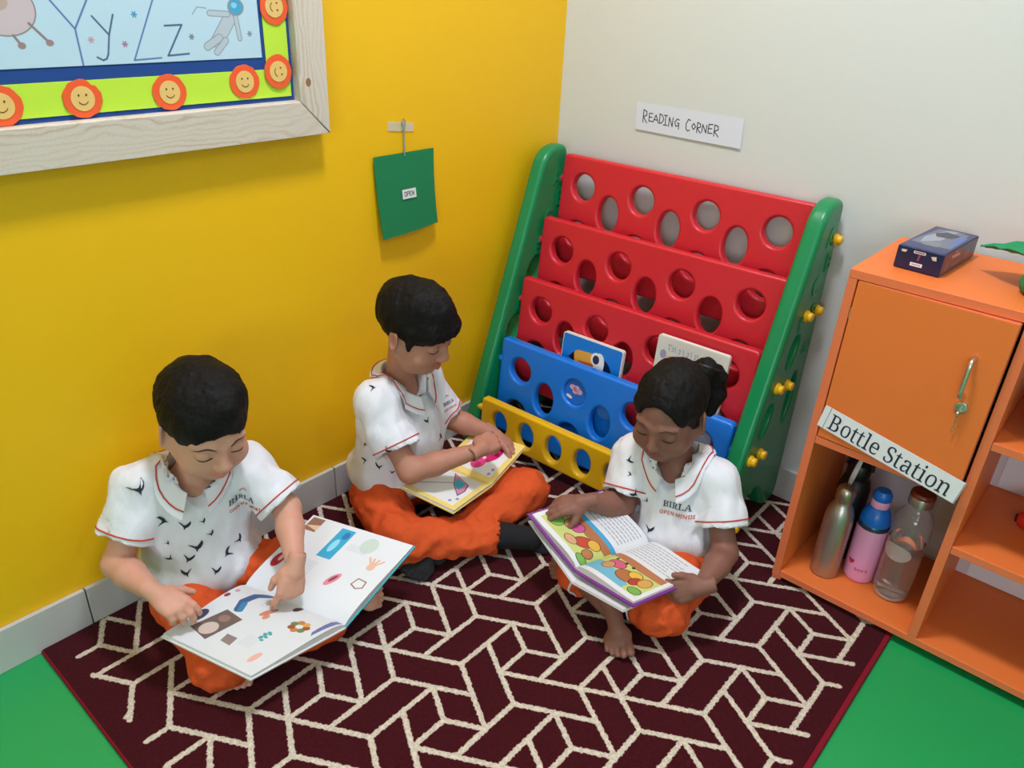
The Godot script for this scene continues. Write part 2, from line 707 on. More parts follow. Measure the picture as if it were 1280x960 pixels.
func window(energy: float) -> void:
	var fr := MB.new()
	var z := ROOM.z
	var c := WIN.get_center()
	for s in [-1, 1]:
		fr.box(Vector3(c.x + s * (WIN.size.x / 2 - 0.025), c.y, z + 0.04), Vector3(0.05, WIN.size.y, 0.08), 0.003)
		fr.box(Vector3(c.x, c.y + s * (WIN.size.y / 2 - 0.025), z + 0.04), Vector3(WIN.size.x - 0.1, 0.05, 0.08), 0.003)
	fr.box(Vector3(c.x, c.y, z + 0.04), Vector3(0.05, WIN.size.y - 0.1, 0.06), 0.003)
	var w := struct("window_1", fr, mats.white_metal)
	for s in [-1, 1]:
		var p := MB.new()
		p.box(Vector3(c.x + s * (WIN.size.x / 4 - 0.0125), c.y, z + 0.045), Vector3(WIN.size.x / 2 - 0.075, WIN.size.y - 0.1, 0.006), 0.001)
		part("window_pane", p, mats.day_glow, w)
	var l := AreaLight3D.new()
	l.name = "window_light"
	add_child(l)
	l.position = Vector3(c.x, c.y, z - 0.01)
	l.area_size = Vector2(WIN.size.x - 0.1, WIN.size.y - 0.1)
	l.light_color = DAY_TINT
	l.light_energy = energy
	l.area_range = 12.0
	l.area_attenuation = 2.0
	l.shadow_enabled = true

func materials() -> void:
	var paint := bump_tex(0.06, 1.2, 3, 256, 4)
	mats.yellow_wall = bumped(mat(srgb(246, 192, 3), 0.55), paint, 3.0, 0.12)
	mats.cream_wall = bumped(mat(srgb(208, 215, 213), 0.6), paint, 3.0, 0.12)
	mats.ceiling = mat(srgb(240, 240, 238), 0.8)
	mats.tile = bumped(mat(srgb(196, 198, 196), 0.32), paint, 1.5, 0.08)
	mats.grout = mat(srgb(120, 120, 116), 0.9)
	mats.floor = bumped(mat(srgb(28, 160, 86), 0.42), bump_tex(0.2, 1.0, 9, 256, 3), 6.0, 0.12)
	mats.white_metal = mat(srgb(235, 235, 235), 0.4)
	mats.panel_glow = mat(Color.WHITE, 0.5)
	mats.panel_glow.emission_enabled = true
	mats.panel_glow.emission = LAMP_TINT
	mats.panel_glow.emission_energy_multiplier = 4.0
	mats.day_glow = mat(Color.WHITE, 0.5)
	mats.day_glow.emission_enabled = true
	mats.day_glow.emission = DAY_TINT
	mats.day_glow.emission_energy_multiplier = 2.0
	var plastic := bump_tex(0.35, 0.8, 5, 256, 2)
	mats.green_plastic = bumped(mat(srgb(8, 132, 78), 0.33), plastic, 12.0, 0.08)
	mats.red_plastic = bumped(mat(srgb(205, 38, 52), 0.36), plastic, 12.0, 0.10)
	mats.blue_plastic = bumped(mat(srgb(22, 122, 226), 0.34), plastic, 12.0, 0.08)
	mats.yellow_plastic = bumped(mat(srgb(238, 190, 24), 0.34), plastic, 12.0, 0.08)
	mats.orange_board = bumped(mat(srgb(230, 122, 56), 0.5, 0.0, 0.4), bump_tex(0.3, 0.7, 8, 256, 2), 10.0, 0.06)
	mats.orange_edge = mat(srgb(230, 120, 74), 0.45)
	mats.steel = mat(srgb(178, 172, 164), 0.34, 0.85)
	mats.chrome = mat(srgb(214, 214, 214), 0.3, 1.0)
	mats.black_plastic = mat(srgb(22, 22, 24), 0.4)
	mats.paper = mat(srgb(232, 235, 240), 0.75)
	mats.white_board = mat(srgb(214, 212, 216), 0.55)

func uv_quad(mb: MB, a: Vector3, b: Vector3, c: Vector3, d: Vector3) -> void:
	mb.face([a, b, c, d], [Vector2(0, 0), Vector2(1, 0), Vector2(1, 1), Vector2(0, 1)])

func textured(t: Texture2D, rough := 0.6) -> StandardMaterial3D:
	var m := mat(Color.WHITE, rough)
	m.albedo_texture = t
	return m

func room() -> void:
	var r := ROOM
	var w := 0.15
	var mb := MB.new()
	mb.box(Vector3(r.x / 2, -w / 2, r.z / 2), Vector3(r.x + 2 * w, w, r.z + 2 * w), 0.001)
	struct("floor", mb, mats.floor)
	mb = MB.new()
	mb.box(Vector3(r.x / 2, r.y + w / 2, r.z / 2), Vector3(r.x + 2 * w, w, r.z + 2 * w), 0.001)
	struct("ceiling", mb, mats.ceiling)
	mb = MB.new()
	mb.box(Vector3(-w / 2, r.y / 2, r.z / 2), Vector3(w, r.y, r.z), 0.0005)
	struct("wall_left", mb, mats.yellow_wall)
	mb = MB.new()
	mb.box(Vector3(r.x / 2, r.y / 2, -w / 2), Vector3(r.x + 2 * w, r.y, w), 0.0005)
	struct("wall_back", mb, mats.cream_wall)
	mb = MB.new()
	mb.box(Vector3(r.x + w / 2, r.y / 2, r.z / 2), Vector3(w, r.y, r.z), 0.0005)
	struct("wall_right", mb, mats.cream_wall)
	# the wall behind the camera, open round its window
	mb = MB.new()
	var wl := WIN.position.x
	var wr := WIN.end.x
	mb.box(Vector3((wl - w) / 2, r.y / 2, r.z + w / 2), Vector3(wl + w, r.y, w), 0.0005)
	mb.box(Vector3((wr + r.x + w) / 2, r.y / 2, r.z + w / 2), Vector3(r.x + w - wr, r.y, w), 0.0005)
	mb.box(Vector3((wl + wr) / 2, WIN.position.y / 2, r.z + w / 2), Vector3(wr - wl, WIN.position.y, w), 0.0005)
	mb.box(Vector3((wl + wr) / 2, (WIN.end.y + r.y) / 2, r.z + w / 2), Vector3(wr - wl, r.y - WIN.end.y, w), 0.0005)
	struct("wall_front", mb, mats.cream_wall)
	# skirting of long pale tiles, each tile a piece, the joints recessed
	var back := MB.new()
	back.box(Vector3(0.003, 0.05, r.z / 2), Vector3(0.006, 0.1, r.z), 0.0005)
	var bl := struct("baseboard_left", back, mats.grout)
	var z := 0.241
	var cuts := [0.012]
	while z < r.z:
		cuts.append(z)
		z += 0.646
	cuts.append(r.z)
	for i in cuts.size() - 1:
		var t := MB.new()
		t.box(Vector3(0.006, 0.0505, (cuts[i] + cuts[i + 1]) / 2), Vector3(0.011, 0.101, cuts[i + 1] - cuts[i] - 0.003), 0.0012)
		part("tile", t, mats.tile, bl)
	back = MB.new()
	back.box(Vector3(r.x / 2, 0.05, 0.003), Vector3(r.x, 0.1, 0.006), 0.0005)
	var bb := struct("baseboard_back", back, mats.grout)
	cuts = [0.012, 0.47, 1.116, 1.362, 2.008, 2.654, 3.3, 3.946, r.x]
	for i in cuts.size() - 1:
		var t := MB.new()
		t.box(Vector3((cuts[i] + cuts[i + 1]) / 2, 0.0505, 0.006), Vector3(cuts[i + 1] - cuts[i] - 0.003, 0.101, 0.011), 0.0012)
		part("tile", t, mats.tile, bb)

# lattice of the woven pattern: columns 7.27 cm apart, steps of 8.1 cm along each column
func rug() -> void:
	var x0 := 0.013
	var x1 := 1.308
	var z0 := 0.014
	var z1 := 1.641
	var maroon := srgb(64, 17, 24)
	var cream := srgb(206, 198, 180)
	var pic := Pic.new(1180, 1482, Vector2(x0, z0), Vector2(x1, z1), maroon)
	var ns := FastNoiseLite.new()
	ns.seed = 11
	ns.frequency = 0.11
	ns.fractal_octaves = 3
	var node := func(i: int, k: float) -> Vector2:
		return Vector2(0.447 + 0.0727 * i, 0.945 + 0.081 * k)
	var lo := Vector2(x0 + 0.006, z0 + 0.01)
	var hi := Vector2(x1 - 0.034, z1 - 0.045)
	var draw := func(a: Vector2, b: Vector2) -> void:
		# clip to the field inside the border
		var pts := [a, b]
		for e in 2:
			var p: Vector2 = pts[e]
			var q: Vector2 = pts[1 - e]
			for ax in 2:
				if p[ax] > hi[ax]:
					if q[ax] >= hi[ax]: return
					p = p.lerp(q, (p[ax] - hi[ax]) / (p[ax] - q[ax]))
				elif p[ax] < lo[ax]:
					if q[ax] <= lo[ax]: return
					p = p.lerp(q, (lo[ax] - p[ax]) / (q[ax] - p[ax]))
			pts[e] = p
		pic.line(pts[0], pts[1], 0.0115, cream, 0.003, ns)
	# the repeat is 6 columns by 3 steps
	var upright := {0: [-2, 0], 1: [-1.5, -0.5], 2: [0, 2], 3: [-0.5, 1.5], 4: [0, 1], 5: [-1.5, 0.5]}
	var falling := {0: [0, 1, 2, 4, 5], 1: [0, 2, 3, 5], 2: [1, 4]}
	var rising := {0: [0, 1, 3, 4], 2: [0, 1, 3, 4], 1: [0, 3]}
	for i in range(-7, 13):
		var im := posmod(i, 6)
		for rep in range(-5, 5):
			var u: Array = upright[im]
			draw.call(node.call(i, u[0] + 3 * rep), node.call(i, u[1] + 3 * rep))
		for row in range(-20, 20):
			if im in falling[posmod(row, 3)]:
				draw.call(node.call(i, row - i * 0.5), node.call(i + 1, row - (i + 1) * 0.5))
			if im in rising[posmod(row, 3)]:
				draw.call(node.call(i, row + i * 0.5), node.call(i + 1, row + (i + 1) * 0.5))
	# tufts differ a little in tone
	var g := ns.get_image(pic.w, pic.hh)
	var ns2 := FastNoiseLite.new()
	ns2.seed = 5
	ns2.frequency = 0.012
	for y in range(0, pic.hh):
		for x in range(0, pic.w):
			var k := 0.86 + 0.28 * g.get_pixel(x, y).r
			var c := pic.im.get_pixel(x, y)
			pic.im.set_pixel(x, y, Color(c.r * k, c.g * k, c.b * k))
	var m := textured(pic.tex(), 0.95)
	m.metallic_specular = 0.15
	m.normal_enabled = true
	var nrm := ns.get_image(pic.w, pic.hh)
	nrm.convert(Image.FORMAT_RGBA8)
	nrm.bump_map_to_normal_map(2.0)
	m.normal_texture = ImageTexture.create_from_image(nrm)
	m.normal_scale = 0.5
	m.rim_enabled = true
	m.rim = 0.15
	var t := thing("rug", "maroon rug with a cream lattice of broken hexagons on the green floor", "rug", Vector3(0, 0, 0))
	var pile := MB.new()
	var y := 0.009
	uv_quad(pile, Vector3(x0, y, z0), Vector3(x1 - 0.012, y, z0), Vector3(x1 - 0.012, y, z1 - 0.004), Vector3(x0, y, z1 - 0.004))
	for i in pile.v.size():
		pile.n[i] = Vector3.UP
		pile.uv[i] = Vector2((pile.v[i].x - x0) / (x1 - x0), (pile.v[i].z - z0) / (z1 - z0))
	var s := pile.v.size()
	for k in [[Vector3(x0, 0.001, z0), Vector3(x0, y, z0), Vector3(x0, y, z1 - 0.004), Vector3(x0, 0.001, z1 - 0.004)], [Vector3(x0, 0.001, z0), Vector3(x1 - 0.012, 0.001, z0), Vector3(x1 - 0.012, y, z0), Vector3(x0, y, z0)]]:
		pile.face(k)
	part("pile", pile, m, t)
	var bind := mat(srgb(128, 28, 44), 0.9, 0.0, 0.2)
	bumped(bind, bump_tex(0.3, 2.0, 21), 30.0, 0.5)
	var e := MB.new()
	e.box(Vector3(x1 - 0.006, 0.0052, (z0 + z1) / 2), Vector3(0.013, 0.0104, z1 - z0), 0.003)
	part("bound_edge", e, bind, t, "brighter red bound edge of the rug")
	e = MB.new()
	e.box(Vector3((x0 + x1) / 2, 0.0048, z1 - 0.002), Vector3(x1 - x0, 0.0096, 0.005), 0.002)
	part("bound_edge", e, bind, t)

# ---------------------------------------------------------------- on the yellow wall
func wood_tex() -> ImageTexture:
	var pic := Pic.new(1024, 128, Vector2(0, 0), Vector2(1.4, 0.08), srgb(222, 205, 178))
	var ns := FastNoiseLite.new()
	ns.seed = 4
	ns.frequency = 1.0
	ns.fractal_octaves = 3
	for y in 128:
		for x in 1024:
			var u := x / 1024.0
			var v := y / 128.0
			var d := v * 5.0 + 1.4 * ns.get_noise_2d(u * 5.0, v * 0.8) + 0.15 * ns.get_noise_2d(u * 40.0, v * 3.0)
			var ring := pow(0.5 + 0.5 * sin(d * 9.0), 3.0) * (0.35 + 0.65 * clampf(ns.get_noise_2d(u * 3.0 + 9.0, v) * 2.0 + 0.4, 0, 1))
			var c := srgb(222, 211, 196).lerp(srgb(192, 166, 136), ring * 0.55)
			pic.im.set_pixel(x, y, c * (0.97 + 0.05 * ns.get_noise_2d(u * 400.0, v * 25.0)))
	return pic.tex()

func notice_board() -> void:
	var z0 := 0.854
	var z1 := 2.30
	var y0 := 0.968
	var y1 := 1.86
	var fw := 0.071
	var t := thing("notice_board", "large pin board with a thick pale pine frame on the yellow wall", "notice board", Vector3(0, y0, z0))
	var wm := textured(wood_tex(), 0.55)
	var D := 0.039
	# four mitred rails
	var rails := [[Vector2(z0, y0), Vector2(z1, y0), Vector2(z1 - fw, y0 + fw), Vector2(z0 + fw, y0 + fw)], [Vector2(z0, y1), Vector2(z0, y0), Vector2(z0 + fw, y0 + fw), Vector2(z0 + fw, y1 - fw)],
		[Vector2(z1, y1), Vector2(z0, y1), Vector2(z0 + fw, y1 - fw), Vector2(z1 - fw, y1 - fw)], [Vector2(z1, y0), Vector2(z1, y1), Vector2(z1 - fw, y1 - fw), Vector2(z1 - fw, y0 + fw)]]
	for r in rails:
		var mb := MB.new()
		var pp := PackedVector2Array()
		var ce := Vector2.ZERO
		for q in r: ce += q * 0.25
		for q in r:
			var s: Vector2 = q + (ce - q).normalized() * 0.0006
			pp.append(Vector2(-s.x, s.y))
		mb.plate(pp, [], D, 0.004, 0.0, 2, Transform3D(Basis(Vector3(0, 0, -1), Vector3(0, 1, 0), Vector3(1, 0, 0)), Vector3(D / 2 + 0.001, 0, 0)))
		var along: Vector2 = (r[1] - r[0]).normalized()
		for i in mb.v.size():
			mb.v[i] -= Vector3(0, y0, z0)
			var p: Vector2 = Vector2(mb.v[i].z + z0, mb.v[i].y + y0) - r[0]
			mb.uv[i] = Vector2(p.dot(along) / 1.4 + 0.31, absf(p.cross(along)) / fw * 0.9 + mb.v[i].x * 3.0)
		var o := part("frame_rail", mb, wm, t)
		if r == rails[1]:
			var kn := MB.new()
			var e := ellipse2(0, 0, 0.0065, 0.0085, 14)
			kn.plate(e, [], 0.0008, 0.0003, 0.0, 1, Transform3D(Basis(Vector3(0, 0, -1), Vector3(0, 1, 0), Vector3(1, 0, 0)), Vector3(D + 0.0012, 1.074 - y0, 0.902 - z0)))
			part("knot", kn, mat(srgb(150, 110, 76), 0.6), o, "small brown knot in the pine")
	var mb := MB.new()
	mb.box(Vector3(0.01, (y1 - y0) / 2, (z1 - z0) / 2), Vector3(0.018, y1 - y0 - 0.03, z1 - z0 - 0.03), 0.0005)
	part("blue_backing", mb, bumped(mat(srgb(24, 70, 142), 0.85), bump_tex(0.3, 1.0, 6), 14.0, 0.3), t, "blue felt backing")
	# lime strips
	var lime := mat(srgb(196, 236, 62), 0.7)
	mb = MB.new()
	mb.box(Vector3(0.0205, 1.074 - y0, 1.57 - z0), Vector3(0.0015, 0.053, 1.276), 0.0003)
	part("lime_border_strip", mb, lime, t, "bright lime paper strip")
	mb = MB.new()
	mb.box(Vector3(0.0205, 1.45 - y0, 0.958 - z0), Vector3(0.0015, 0.70, 0.052), 0.0003)
	part("lime_border_strip", mb, lime, t, "bright lime paper strip")
	# the drawn alphabet sheet; u runs from its right end (small z) to the left
	var pa := Vector2(2.20, 1.66)
	var pb := Vector2(0.992, 1.123)
	var pic := Pic.new(1536, 683, pa, pb, srgb(190, 220, 234))
	var ink := srgb(72, 96, 132)
	var pen := srgb(86, 120, 172)
	pic.path([Vector2(1.363, 1.221), Vector2(1.333, 1.179)], 0.0028, pen)
	pic.path([Vector2(1.300, 1.232), Vector2(1.333, 1.179), Vector2(1.331, 1.123)], 0.0028, pen)
	pic.path([Vector2(1.390, 1.26), Vector2(1.363, 1.221)], 0.0028, pen)
	pic.path([Vector2(1.303, 1.198), Vector2(1.280, 1.169)], 0.0028, ink)
	pic.path([Vector2(1.268, 1.200), Vector2(1.280, 1.169), Vector2(1.287, 1.139), Vector2(1.291, 1.132), Vector2(1.297, 1.130), Vector2(1.306, 1.135)], 0.0028, ink)
	pic.path([Vector2(1.24, 1.262), Vector2(1.178, 1.258), Vector2(1.196, 1.222), Vector2(1.244, 1.128), Vector2(1.195, 1.130)], 0.0026, pen)
	pic.path([Vector2(1.181, 1.182), Vector2(1.149, 1.183), Vector2(1.182, 1.133), Vector2(1.142, 1.135)], 0.003, ink)
	# pencil-shaded pod on legs
	var grey := srgb(140, 126, 128)
	pic.oval(Vector2(1.437, 1.212), 0.051, 0.042, grey, 0.25)
	pic.oval(Vector2(1.437, 1.212), 0.049, 0.040, srgb(206, 190, 194), 0.25)
	pic.oval(Vector2(1.45, 1.222), 0.026, 0.016, srgb(190, 168, 150), 0.25)
	pic.oval(Vector2(1.452, 1.224), 0.004, 0.004, srgb(60, 60, 70))
	for lg in [[Vector2(1.401, 1.188), Vector2(1.376, 1.159)], [Vector2(1.427, 1.171), Vector2(1.418, 1.156)]]:
		pic.line(lg[0], lg[1], 0.004, grey)
		pic.oval(lg[1], 0.006, 0.005, srgb(158, 130, 132))
	# a small figure in a padded suit, in grey pencil with a blue visor
	var pcl := srgb(140, 150, 160)
	for s in [[Vector2(1.055, 1.19), Vector2(1.082, 1.155), 0.026], [Vector2(1.078, 1.160), Vector2(1.104, 1.146), 0.015], [Vector2(1.066, 1.155), Vector2(1.086, 1.136), 0.013], [Vector2(1.056, 1.20), Vector2(1.092, 1.202), 0.011], [Vector2(1.04, 1.195), Vector2(1.036, 1.158), 0.010]]:
		pic.line(s[0], s[1], s[2], pcl)
		pic.line(s[0], s[1], s[2] - 0.003, srgb(186, 200, 208))
	pic.oval(Vector2(1.038, 1.212), 0.017, 0.015, pcl)
	pic.oval(Vector2(1.038, 1.212), 0.0135, 0.0125, srgb(70, 166, 204))
	pic.oval(Vector2(1.041, 1.215), 0.006, 0.005, srgb(140, 206, 228))
	pic.path([Vector2(1.098, 1.21), Vector2(1.115, 1.212), Vector2(1.126, 1.200)], 0.0015, pcl)
	for st in [[1.311, 1.162, srgb(196, 150, 160)], [1.256, 1.154, srgb(160, 120, 150)], [1.232, 1.200, srgb(60, 150, 190)], [1.133, 1.163, srgb(110, 130, 150)], [1.014, 1.166, srgb(120, 140, 160)]]:
		for a in 3:
			var d := Vector2(cos(a * 1.05), sin(a * 1.05)) * 0.0045
			pic.line(Vector2(st[0], st[1]) - d, Vector2(st[0], st[1]) + d, 0.0022, st[2])
	mb = MB.new()
	var X := 0.0205
	uv_quad(mb, Vector3(X, pa.y - y0, pa.x - z0), Vector3(X, pa.y - y0, pb.x - z0), Vector3(X, pb.y - y0, pb.x - z0), Vector3(X, pb.y - y0, pa.x - z0))
	for i in mb.n.size(): mb.n[i] = Vector3.RIGHT
	mb.box(Vector3(X - 0.0007, (pa.y + pb.y) / 2 - y0, (pa.x + pb.x) / 2 - z0), Vector3(0.001, pa.y - pb.y, pa.x - pb.x), 0.0002)
	for i in range(4, mb.uv.size()): mb.uv[i] = Vector2(0.5, 0.1)
	part("alphabet_sheet", mb, textured(pic.tex(), 0.7), t, "pale blue sheet drawn with letters Y and Z, a pod and a space suit")
	# cut-out smiling suns
	var rings := []
	var rg := RandomNumberGenerator.new()
	rg.seed = 3
	var turned := Basis(Vector3(0, 0, -1), Vector3(0, 1, 0), Vector3(1, 0, 0))
	for torn in [0.0, 0.004]:
		var ring := PackedVector2Array()
		for i in 28:
			var rr: float = 0.0322 + 0.0005 * sin(i * 2.1) + rg.randf_range(-0.0006, 0.0006) - (torn if i == 4 else 0.0)
			ring.append(Vector2(cos(TAU * i / 28), sin(TAU * i / 28) * 0.96) * rr)
		var sun := MB.new()
		sun.plate(ring, [], 0.0014, 0.0004, 0.0, 1, Transform3D(turned, Vector3(0.0007, 0, 0)))
		rings.append(sun)
	var face := MB.new()
	face.plate(ellipse2(0, 0, 0.0195, 0.02, 24), [], 0.001, 0.0003, 0.0, 1, Transform3D(turned, Vector3(0.0019, 0, 0)))
	var smile := MB.new()
	for s in [-1, 1]:
		smile.plate(ellipse2(s * 0.0062, 0.006, 0.0016, 0.002, 10), [], 0.0005, 0.0001, 0.0, 1, Transform3D(turned, Vector3(0.0026, 0, 0)))
	var arc := []
	for i in 9:
		var a := PI * (1.15 + 0.7 * i / 8.0)
		arc.append(Vector3(0.0026, -0.0005 + 0.0085 * sin(a), -0.0085 * cos(a)))
	smile.tube(arc, 0.0007, 5)
	var om := mat(srgb(246, 96, 44), 0.75)
	var ym := mat(srgb(236, 196, 116), 0.75)
	var bm := mat(srgb(96, 70, 34), 0.7)
	var suns := [[1.469, 1.070, 0.1, "orange paper sun with smiling face cut by the left frame of view, leftmost on board"], [1.344, 1.072, 0.0, "orange paper sun with a torn top right petal, second from left on lime strip"],
		[1.191, 1.072, 0.0, "orange paper sun with smiling face in the middle of the lime strip"], [1.037, 1.081, 0.0, "orange paper sun with upright smile, left neighbour of the corner sun"],
		[0.961, 1.096, -1.4, "orange paper sun lying sideways in the lower right corner of the board"], [0.957, 1.213, -1.5, "orange paper sun lying sideways, topmost on the upright lime strip"]]
	for i in suns.size():
		var q: Array = suns[i]
		var st := thing("paper_sun", q[3], "paper cutout", Vector3(0.0222 + (0.0016 if i == 4 else 0.0), q[1], q[0]), 0.0, "smiling paper suns on the board border")
		st.rotation.x = q[2]
		part("petal_ring", rings[1 if i == 1 else 0], om, st)
		part("face_disc", face, ym, st)
		part("smile", smile, bm, st)

func green_card() -> void:
	var t := thing("hanging_card", "green card with a tiny white label hung from a taped hook on yellow wall", "card", Vector3(0, 0.695, 0.61))
	var o := Vector3(0, 0.695, 0.61)
	var mb := MB.new()
	# the sheet bows away from the wall a little: rows from the top down
	var rows := 8
	var ids := []
	for side in [0.0, -0.0012]:
		var g := []
		for i in rows + 1:
			var f := float(i) / rows
			var row := []
			for j in 7:
				var s := float(j) / 6
				var zl := lerpf(0.713, 0.703, f)
				var zr := 0.519
				var yt := 0.893
				var yb := lerpf(0.695, 0.706, s)
				var x: float = 0.008 + 0.016 * f * f + 0.006 * sin(s * PI) * f + side
				row.append(mb.vert(Vector3(x, lerpf(yt, yb, f), lerpf(zl, zr, s)) - o, Vector3(1 if side == 0.0 else -1, 0.1, 0)))
			g.append(row)
		for i in rows:
			for j in 6:
				mb.quad(g[i][j], g[i][j + 1], g[i + 1][j + 1], g[i + 1][j])
		ids.append(g)
	for i in rows:
		for j in [0, 6]:
			mb.quad(ids[0][i][j], ids[0][i + 1][j], ids[1][i + 1][j], ids[1][i][j])
	for j in 6:
		for i in [0, rows]:
			mb.quad(ids[0][i][j], ids[0][i][j + 1], ids[1][i][j + 1], ids[1][i][j])
	part("card", mb, bumped(mat(srgb(10, 122, 72), 0.8), bump_tex(0.3, 1.0, 6), 20.0, 0.2), t)
	var pic := Pic.new(128, 64, Vector2(0, 0), Vector2(0.045, 0.0225), srgb(232, 236, 236))
	var ink := srgb(40, 40, 44)
	var lt := {"O": [[Vector2(0, 0), Vector2(1, 0), Vector2(1, 1), Vector2(0, 1), Vector2(0, 0)]], "P": [[Vector2(0, 1), Vector2(0, 0), Vector2(1, 0), Vector2(1, 0.5), Vector2(0, 0.5)]], "E": [[Vector2(1, 0), Vector2(0, 0), Vector2(0, 1), Vector2(1, 1)], [Vector2(0, 0.5), Vector2(0.8, 0.5)]], "N": [[Vector2(0, 1), Vector2(0, 0), Vector2(1, 1), Vector2(1, 0)]]}
	for i in 4:
		for st in lt["OPEN"[i]]:
			var ps := []
			for q in st: ps.append(Vector2(0.0075 + i * 0.0082 + q.x * 0.0056, 0.0065 + q.y * 0.0095))
			pic.path(ps, 0.0016, ink)
	mb = MB.new()
	var xx := 0.0178
	uv_quad(mb, Vector3(xx - 0.001, 0.806, 0.634) - o, Vector3(xx - 0.001, 0.806, 0.589) - o, Vector3(xx + 0.002, 0.783, 0.589) - o, Vector3(xx + 0.002, 0.783, 0.634) - o)
	for i in 4: mb.n[i] = Vector3.RIGHT
	part("label_strip", mb, textured(pic.tex(), 0.7), t, "tiny white label lettered OPEN")
	mb = MB.new()
	var loop := []
	for i in 13:
		var a := TAU * i / 12.0
		loop.append(Vector3(0.006, 0.962 + 0.0085 * cos(a), 0.616 + 0.0055 * sin(a)) - o)
	mb.tube(loop, 0.0012, 6, false)
	mb.tube([Vector3(0.006, 0.9535, 0.616) - o, Vector3(0.0065, 0.92, 0.6165) - o, Vector3(0.0105, 0.885, 0.618) - o], 0.0018, 6)
	part("wire_hook", mb, mat(srgb(120, 150, 168), 0.35, 0.3), t, "blue grey wire hook")
	mb = MB.new()
	mb.box(Vector3(0.0015, 0.953, 0.62) - o, Vector3(0.0012, 0.021, 0.082), 0.0004, Basis(Vector3.RIGHT, -0.12))
	var tm := mat(Color(0.92, 0.88, 0.74, 0.62), 0.35)
	tm.transparency = BaseMaterial3D.TRANSPARENCY_ALPHA
	part("tape", mb, tm, t, "strip of clear tape")

# ---------------------------------------------------------------- sign on the cream wall
func reading_sign() -> void:
	var W := 0.32
	var H := 0.072
	var pic := Pic.new(1024, 230, Vector2(0, 0), Vector2(W, H), srgb(214, 222, 236))
	var ink := srgb(48, 46, 56)
	var G := {
		"R": [[Vector2(0.05, 1), Vector2(0.1, 0), Vector2(0.75, 0.1), Vector2(0.8, 0.4), Vector2(0.1, 0.55), Vector2(0.9, 1)]],
		"E": [[Vector2(0.9, 0), Vector2(0.1, 0.05), Vector2(0.05, 1), Vector2(0.9, 0.98)], [Vector2(0.1, 0.5), Vector2(0.75, 0.48)]],
		"A": [[Vector2(0, 1), Vector2(0.5, 0), Vector2(1, 1)], [Vector2(0.2, 0.65), Vector2(0.85, 0.65)]],
		"D": [[Vector2(0.1, 0), Vector2(0.1, 1), Vector2(0.6, 0.9), Vector2(0.95, 0.5), Vector2(0.6, 0.08), Vector2(0, 0)]],
		"I": [[Vector2(0.1, 0), Vector2(0.9, 0)], [Vector2(0.5, 0), Vector2(0.5, 1)], [Vector2(0.0, 1), Vector2(1, 1)]],
		"N": [[Vector2(0.05, 1), Vector2(0.1, 0), Vector2(0.85, 1), Vector2(0.9, 0)]],
		"G": [[Vector2(0.9, 0.1), Vector2(0.5, 0), Vector2(0.05, 0.45), Vector2(0.3, 0.95), Vector2(0.85, 0.75), Vector2(0.85, 0.5), Vector2(0.5, 0.52)], [Vector2(0.85, 0.6), Vector2(0.85, 1.25)]],
		"C": [[Vector2(0.9, 0.08), Vector2(0.5, 0), Vector2(0.1, 0.4), Vector2(0.15, 0.85), Vector2(0.5, 1), Vector2(0.9, 0.9)]],
		"O": [[Vector2(0.5, 0), Vector2(0.05, 0.5), Vector2(0.5, 1), Vector2(0.95, 0.5), Vector2(0.5, 0)]]}
	var spots := [["R", 0.022, 0.018, 0.015, 0.033], ["E", 0.041, 0.024, 0.013, 0.021], ["A", 0.055, 0.026, 0.017, 0.020], ["D", 0.074, 0.022, 0.015, 0.024], ["I", 0.088, 0.023, 0.012, 0.025], ["N", 0.104, 0.026, 0.014, 0.023], ["G", 0.122, 0.027, 0.016, 0.020],
		["C", 0.156, 0.023, 0.015, 0.029], ["O", 0.174, 0.031, 0.013, 0.015], ["R", 0.190, 0.027, 0.013, 0.025], ["N", 0.205, 0.030, 0.015, 0.019], ["E", 0.223, 0.026, 0.014, 0.022], ["R", 0.240, 0.026, 0.015, 0.027]]
	for s in spots:
		for st in G[s[0]]:
			var ps := []
			for q in st: ps.append(Vector2(s[1] + q.x * s[3], s[2] + q.y * s[4]))
			pic.path(ps, 0.0026, ink)
	var mb := MB.new()
	# the paper strip stands a little off the wall along its lower edge
	var a := Vector3(0.264, 0.9975, 0.0015)
	var b := Vector3(0.581, 0.997, 0.0015)
	var c := Vector3(0.586, 0.924, 0.005)
	var d := Vector3(0.269, 0.9265, 0.004)
	uv_quad(mb, a, b, c, d)
	for i in 4: mb.n[i] = Vector3(0, 0, 1)
	var k := Vector3(0, 0, -0.0008)
	mb.face([d + k, c + k, b + k, a + k])
	single("paper_sign", mb, textured(pic.tex(), 0.7), "white paper strip hand lettered READING CORNER on the cream wall", "sign")

